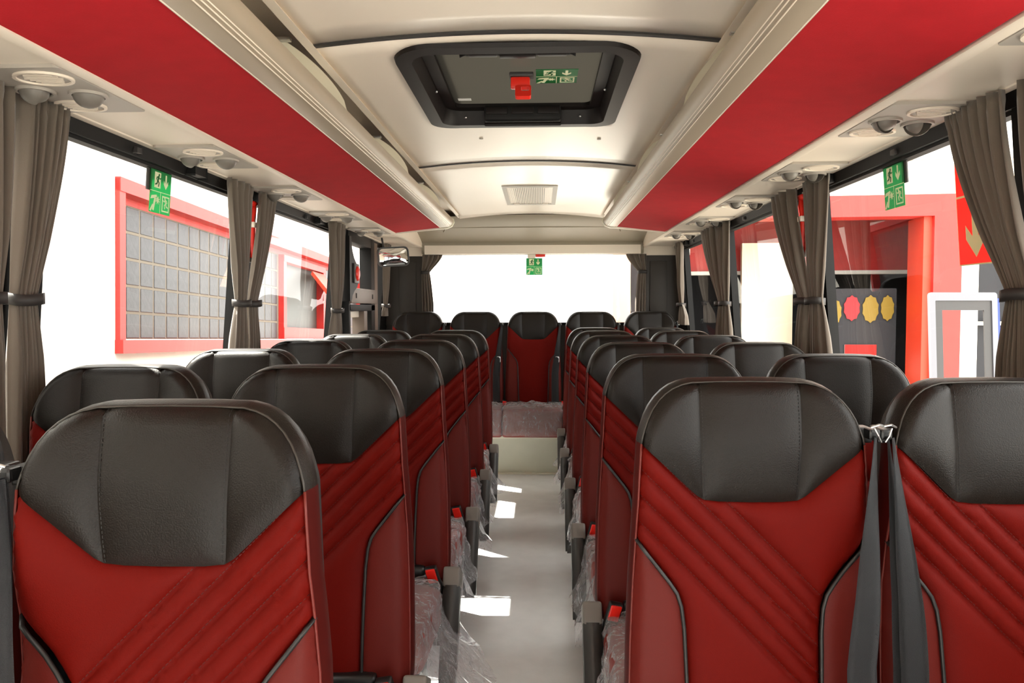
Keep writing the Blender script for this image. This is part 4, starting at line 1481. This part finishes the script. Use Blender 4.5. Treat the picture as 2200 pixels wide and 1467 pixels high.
# emergency door release beside the left door
dr = empty('door_release', (-1.205, 4.785, 1.44))
tag(dr, 'black moulded door release panel with a red handle on the left', 'door release')
pr = [(0.0, 0.36), (0.03, 0.36), (0.04, 0.30), (0.06, 0.265), (0.10, 0.225), (0.165, 0.19), (0.19, 0.165), (0.195, 0.06), (0.17, 0.035), (0.10, 0.01), (0.05, -0.02), (0.03, -0.05), (0.0, -0.06), (-0.02, -0.06), (-0.02, 0.36)]
bm = bmesh.new()
a = [bm.verts.new((0.05, y_, z_)) for y_, z_ in pr]; b = [bm.verts.new((-0.04, y_, z_)) for y_, z_ in pr]
bm.faces.new(a); bm.faces.new(b[::-1])
for i in range(len(pr)):
    j = (i + 1) % len(pr)
    bm.faces.new((a[i], b[i], b[j], a[j]))
from_bm('release_panel', bm, M_TRIMB, dr)
h_ = box('release_cover', 0.045, 0.062, 0.06, 0.19, 0.06, 0.19, M_DGREY, dr, bev=0.006)
bm = bmesh.new()
bmesh.ops.create_uvsphere(bm, u_segments=16, v_segments=10, radius=1.0, matrix=Matrix.Translation((0.062, 0.13, 0.125)) @ Matrix.Diagonal((0.016, 0.045, 0.05, 1)))
from_bm('red_handle', bm, M_HAMRED, h_, True)

# ================================================================== OUTSIDE
struct(box('ground', -14, 22, -12, 40, -1.0, -0.95, M_GROUND))
# ---- left building with the glass-block window (parallel to the bus)
lb = empty('workshop_building', (-2.93, 5.19, -0.95))
lb.rotation_euler = (R(-2.3), 0, 0)
tag(lb, 'white rendered workshop wall with a red framed glass-block window, on the left', 'building')
def lbox(nm, y0, y1, z0, z1, m, x0=-0.25, x1=0.0, par=None, bev=0.0):
    return box(nm, x0, x1, y0 - 5.3, y1 - 5.3, z0 + 0.95, z1 + 0.95, m, par or lb, bev=bev)
zb0, zb1 = 1.115, 2.115
yA, yB, yC, yD = 5.25, 8.70, 10.42, 12.42
lbox('wall_panel', -9, yA - 0.07, -1.1, 3.1, M_WHITEW)
lbox('wall_panel', yD + 0.07, 24, -1.1, 3.1, M_WHITEW)
lbox('wall_panel', yA - 0.07, yD + 0.07, -1.1, zb0 - 0.09, M_WHITEW)
lbox('wall_panel', yA - 0.07, yD + 0.07, zb1 + 0.14, 3.1, M_WHITEW)
lbox('conduit', 5.13, 5.145, 2.3, 3.1, M_GREYP, x0=0.0, x1=0.012)
wf = lbox('red_window_frame', yA - 0.075, yA, zb0 - 0.09, zb1 + 0.14, M_REDF, x0=-0.2, x1=0.035)
lbox('frame_head', yA - 0.075, yD + 0.07, zb1 + 0.05, zb1 + 0.15, M_REDF, x0=-0.19, x1=0.042, par=wf)
lbox('frame_soffit', yA, yD, zb1, zb1 + 0.05, M_REDF, x0=-0.2, x1=-0.08, par=wf)
lbox('frame_sill', yA - 0.08, yD + 0.075, zb0 - 0.10, zb0 - 0.004, M_REDF, x0=-0.2, x1=0.06, par=wf)
lbox('frame_jamb', yD, yD + 0.07, zb0 - 0.09, zb1 + 0.14, M_REDF, x0=-0.2, x1=0.035, par=wf)
mo = lbox('mortar_grid', yA, yB, zb0, zb1, M_MORTAR, x0=-0.17, x1=-0.084)
mo2 = lbox('mortar_grid', yC, yD, zb0, zb1, M_MORTAR, x0=-0.17, x1=-0.084)
bm = bmesh.new()
bm_box(bm, -0.012, 0.012, -0.091, 0.091, -0.091, 0.091, 0.005, 1)
bmesh.ops.recalc_face_normals(bm, faces=bm.faces[:])
blk = bpy.data.meshes.new('glass_block'); bm.to_mesh(blk); bm.free(); blk.materials.append(M_BLOCK)
for par, ya, yb in ((mo, yA, yB), (mo2, yC, yD)):
    nc = int(round((yb - ya) / 0.2))
    for c in range(nc):
        for r in range(5):
            o = part('glass_block', blk, par)
            o.location = (-0.092, ya + 0.02 + 0.2 * c + 0.1 - 5.3 - 0.02, zb0 + 0.1 + 0.2 * r + 0.95)
# casement in the middle of the glass blocks
cs = lbox('casement', yB, yB + 0.10, zb0, zb1, M_REDF, x0=-0.17, x1=-0.02)
lbox('casement_jamb', yC - 0.10, yC, zb0, zb1, M_REDF, x0=-0.17, x1=-0.02, par=cs)
lbox('casement_head', yB + 0.005, yC - 0.005, zb1 - 0.08, zb1 - 0.002, M_REDF, x0=-0.16, x1=-0.016, par=cs)
lbox('casement_sill', yB + 0.005, yC - 0.005, zb0 + 0.002, zb0 + 0.14, M_REDF, x0=-0.16, x1=-0.016, par=cs)
lbox('casement_pane', yB + 0.1, yC - 0.1, zb0 + 0.14, zb1 - 0.08, M_PANEG, x0=-0.15, x1=-0.12, par=cs)
# opened vent sash leaning out
sash = [(0.0, 0.0), (0.34, -0.42), (0.30, -0.45), (-0.02, -0.04)]
bm = bmesh.new()
pts3 = []
for yy in (yC - 0.62, yC - 0.12):
    pts3.append([bm.verts.new((-0.02 + a_, yy - 5.3, zb1 - 0.10 + b_ + 0.95)) for a_, b_ in sash])
bm.faces.new(pts3[0]); bm.faces.new(pts3[1][::-1])
for i in range(4):
    j = (i + 1) % 4
    bm.faces.new((pts3[0][i], pts3[1][i], pts3[1][j], pts3[0][j]))
from_bm('open_sash', bm, M_ORANGE, cs)

# ---- right building facing the bus window: white fascia, red gate frame, dark garage
rbld = empty('garage_building', (2.4, 8.0, -0.95))
rbld.rotation_euler = (0, 0, R(-5))
tag(rbld, 'cream garage front with a wide red gate frame outside the right windows', 'building')
def gbox(nm, x0, x1, z0, z1, m, y0=0.0, y1=0.25, par=None, bev=0.0):
    return box(nm, x0, x1, y0, y1, z0 + 0.95, z1 + 0.95, m, par or rbld, bev=bev)
zt_ = 2.33
gbox('upper_wall', -1.55, 7.0, zt_ + 0.16, zt_ + 0.52, M_CREAMW)
gbox('fascia', -1.55, 7.0, zt_ + 0.53, zt_ + 2.0, M_WHITEW, y0=-0.02)
gbox('fascia_edge', -1.55, 7.0, zt_ + 0.515, zt_ + 0.53, M_GREYP, y0=-0.03)
fr_ = gbox('gate_head', -1.55, 1.97, zt_ - 0.06, zt_ + 0.16, M_REDF, y0=-0.06)
gbox('gate_post', 1.70, 1.97, -0.95, zt_ - 0.06, M_REDF, y0=-0.06, par=fr_)
gbox('gate_reveal', 1.62, 1.70, -0.95, zt_ - 0.06, M_ORANGE, y0=0.0, y1=0.4, par=fr_)
gbox('gate_post', -1.55, -1.36, -0.95, zt_ - 0.06, mat('sunlit_post_peach', (236, 180, 150), 0.7), y0=-0.06, par=fr_)  # pale peach puts the sun's glare on this post into its colour
gbox('right_wall', 1.97, 2.16, -0.95, zt_ + 0.16, M_WHITEW)
gbox('right_wall', 2.16, 7.0, -0.95, 0.2, M_WHITEW)
gbox('right_wall', 3.6, 7.0, 0.2, zt_ + 0.16, M_WHITEW)
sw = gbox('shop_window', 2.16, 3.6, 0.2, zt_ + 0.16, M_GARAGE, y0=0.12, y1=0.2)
gbox('window_bar', 2.5, 2.56, 0.2, zt_ + 0.16, M_WHITEW, y0=0.06, y1=0.12, par=sw)
gbox('window_bar', 2.16, 3.6, 1.15, 1.19, M_GREYP, y0=0.06, y1=0.12, par=sw)
# garage interior
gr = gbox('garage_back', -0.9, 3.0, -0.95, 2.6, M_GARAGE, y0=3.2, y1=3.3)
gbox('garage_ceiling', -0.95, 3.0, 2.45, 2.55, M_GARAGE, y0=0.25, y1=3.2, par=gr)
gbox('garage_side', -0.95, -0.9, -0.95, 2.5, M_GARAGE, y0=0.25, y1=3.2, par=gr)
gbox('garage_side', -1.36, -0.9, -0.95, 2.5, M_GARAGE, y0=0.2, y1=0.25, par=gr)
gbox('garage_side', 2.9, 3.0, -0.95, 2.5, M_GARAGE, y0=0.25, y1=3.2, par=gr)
rd = gbox('red_shutter_box', -0.9, 2.9, 1.80, 2.45, M_REDF, y0=1.6, y1=1.75)
gbox('white_rail', -0.9, 2.9, 1.755, 1.80, M_WHITEW, y0=1.57, y1=1.75, par=rd)
gbox('cream_panel', 0.02, 0.62, -0.95, 2.12, M_CREAMW, y0=1.2, y1=1.3)
# red letters on the white fascia (only their feet show below the window header)
for k, x in enumerate((1.33, 1.62, 1.83, 2.02)):
    gbox('letter_stroke', x, x + 0.10, zt_ + 0.66, zt_ + 1.3, M_SIGNRED, y0=-0.03, y1=-0.02)
# things on show inside the garage
def poster(label, nm, x, z, w_, h_, m, band_m=None, shape='rect'):
    t = empty(nm, (0, 0, 0))
    Mx = rbld.matrix_basis
    t.matrix_basis = Matrix.Translation((2.4, 8.0, 0)) @ Matrix.Rotation(R(-5), 4, 'Z')
    tag(t, label, 'poster')
    pl = rect(x - w_ / 2, z, x + w_ / 2, z + h_) if shape == 'rect' else [(x + w_ / 2 * (1 + 0.12 * (i % 2)) * cos(2 * pi * i / 20), z + h_ / 2 + h_ / 2 * (1 + 0.12 * (i % 2)) * sin(2 * pi * i / 20)) for i in range(20)]
    A = Matrix.Translation((0, 0.62, 0)) @ Matrix.Rotation(R(90), 4, 'X')
    slab('poster_sheet', pl, m, t, A, 0.01)
    if band_m:
        slab('poster_band', rect(x - w_ / 2, z + h_ * 0.72, x + w_ / 2, z + h_), band_m, t, A @ Matrix.Translation((0, 0, 0.011)), 0.002)
    return t
# a display board that carries the posters
db = empty('display_board', (0, 0, 0))
db.matrix_basis = Matrix.Translation((2.4, 8.0, 0)) @ Matrix.Rotation(R(-5), 4, 'Z')
tag(db, 'dark display board with coloured notices just inside the red gate', 'board')
box('board_panel', 0.66, 1.60, 0.63, 0.66, -0.1, 1.55, M_GARAGE, db)
for x in (0.70, 1.54):
    box('board_leg', x, x + 0.04, 0.64, 0.68, -0.95, -0.1, M_DGREY, db)
poster('small yellow notice at the left of the display board', 'notice', 0.94, 1.16, 0.13, 0.26, M_YELLOW, None, 'burst')
poster('dark red burst notice on the display board', 'notice', 1.12, 1.20, 0.16, 0.26, mat('dark_red_print', (150, 20, 30), 0.6), None, 'burst')
poster('large yellow notice in the middle of the display board', 'notice', 1.32, 1.18, 0.16, 0.28, M_YELLOW, None, 'burst')
poster('yellow notice nearest the red gate post', 'notice', 1.50, 1.20, 0.13, 0.26, M_YELLOW, None, 'burst')
poster('red box notice low on the display board', 'notice', 0.76, 0.72, 0.18, 0.30, M_SIGNRED, mat('dark_yellow', (170, 140, 40), 0.6))
poster('white leaflet with a red header low on the display board', 'notice', 1.22, 0.50, 0.34, 0.42, M_WPAPER, M_SIGNRED)
poster('green leaflet at the bottom right of the display board', 'notice', 1.40, 0.50, 0.10, 0.22, M_PGREEN)

# snap-frame stand outside the near right window
st = empty('poster_stand', (2.95, 5.0, -0.95))
st.rotation_euler = (R(-4), R(0), R(8))
tag(st, 'empty grey snap-frame poster stand outside the right window', 'stand')
zo = 0.95
ring('snap_frame', rrect(-0.245, 0.55, 0.245, 1.46 - 0.02 + zo, 0.02, 3), rrect(-0.205, 0.59, 0.205, 1.385 + zo, 0.006, 3), -0.012, 0.012, M_ALU, st, Matrix.Rotation(R(90), 4, 'X'))
ring('inner_border', rect(-0.205, 0.59, 0.205, 1.385 + zo), rect(-0.15, 0.65, 0.15, 1.32 + zo), -0.004, 0.004, M_DGREY, st, Matrix.Rotation(R(90), 4, 'X'), smooth=False)
box('blue_edge', 0.245, 0.262, -0.01, 0.03, 0.55, 1.40 + zo, M_BLUE, st)
for x in (-0.2, 0.2):
    tube('stand_leg', [(x, 0.0, 0.56), (x, 0.02, 0.0)], 0.014, M_ALU, st)
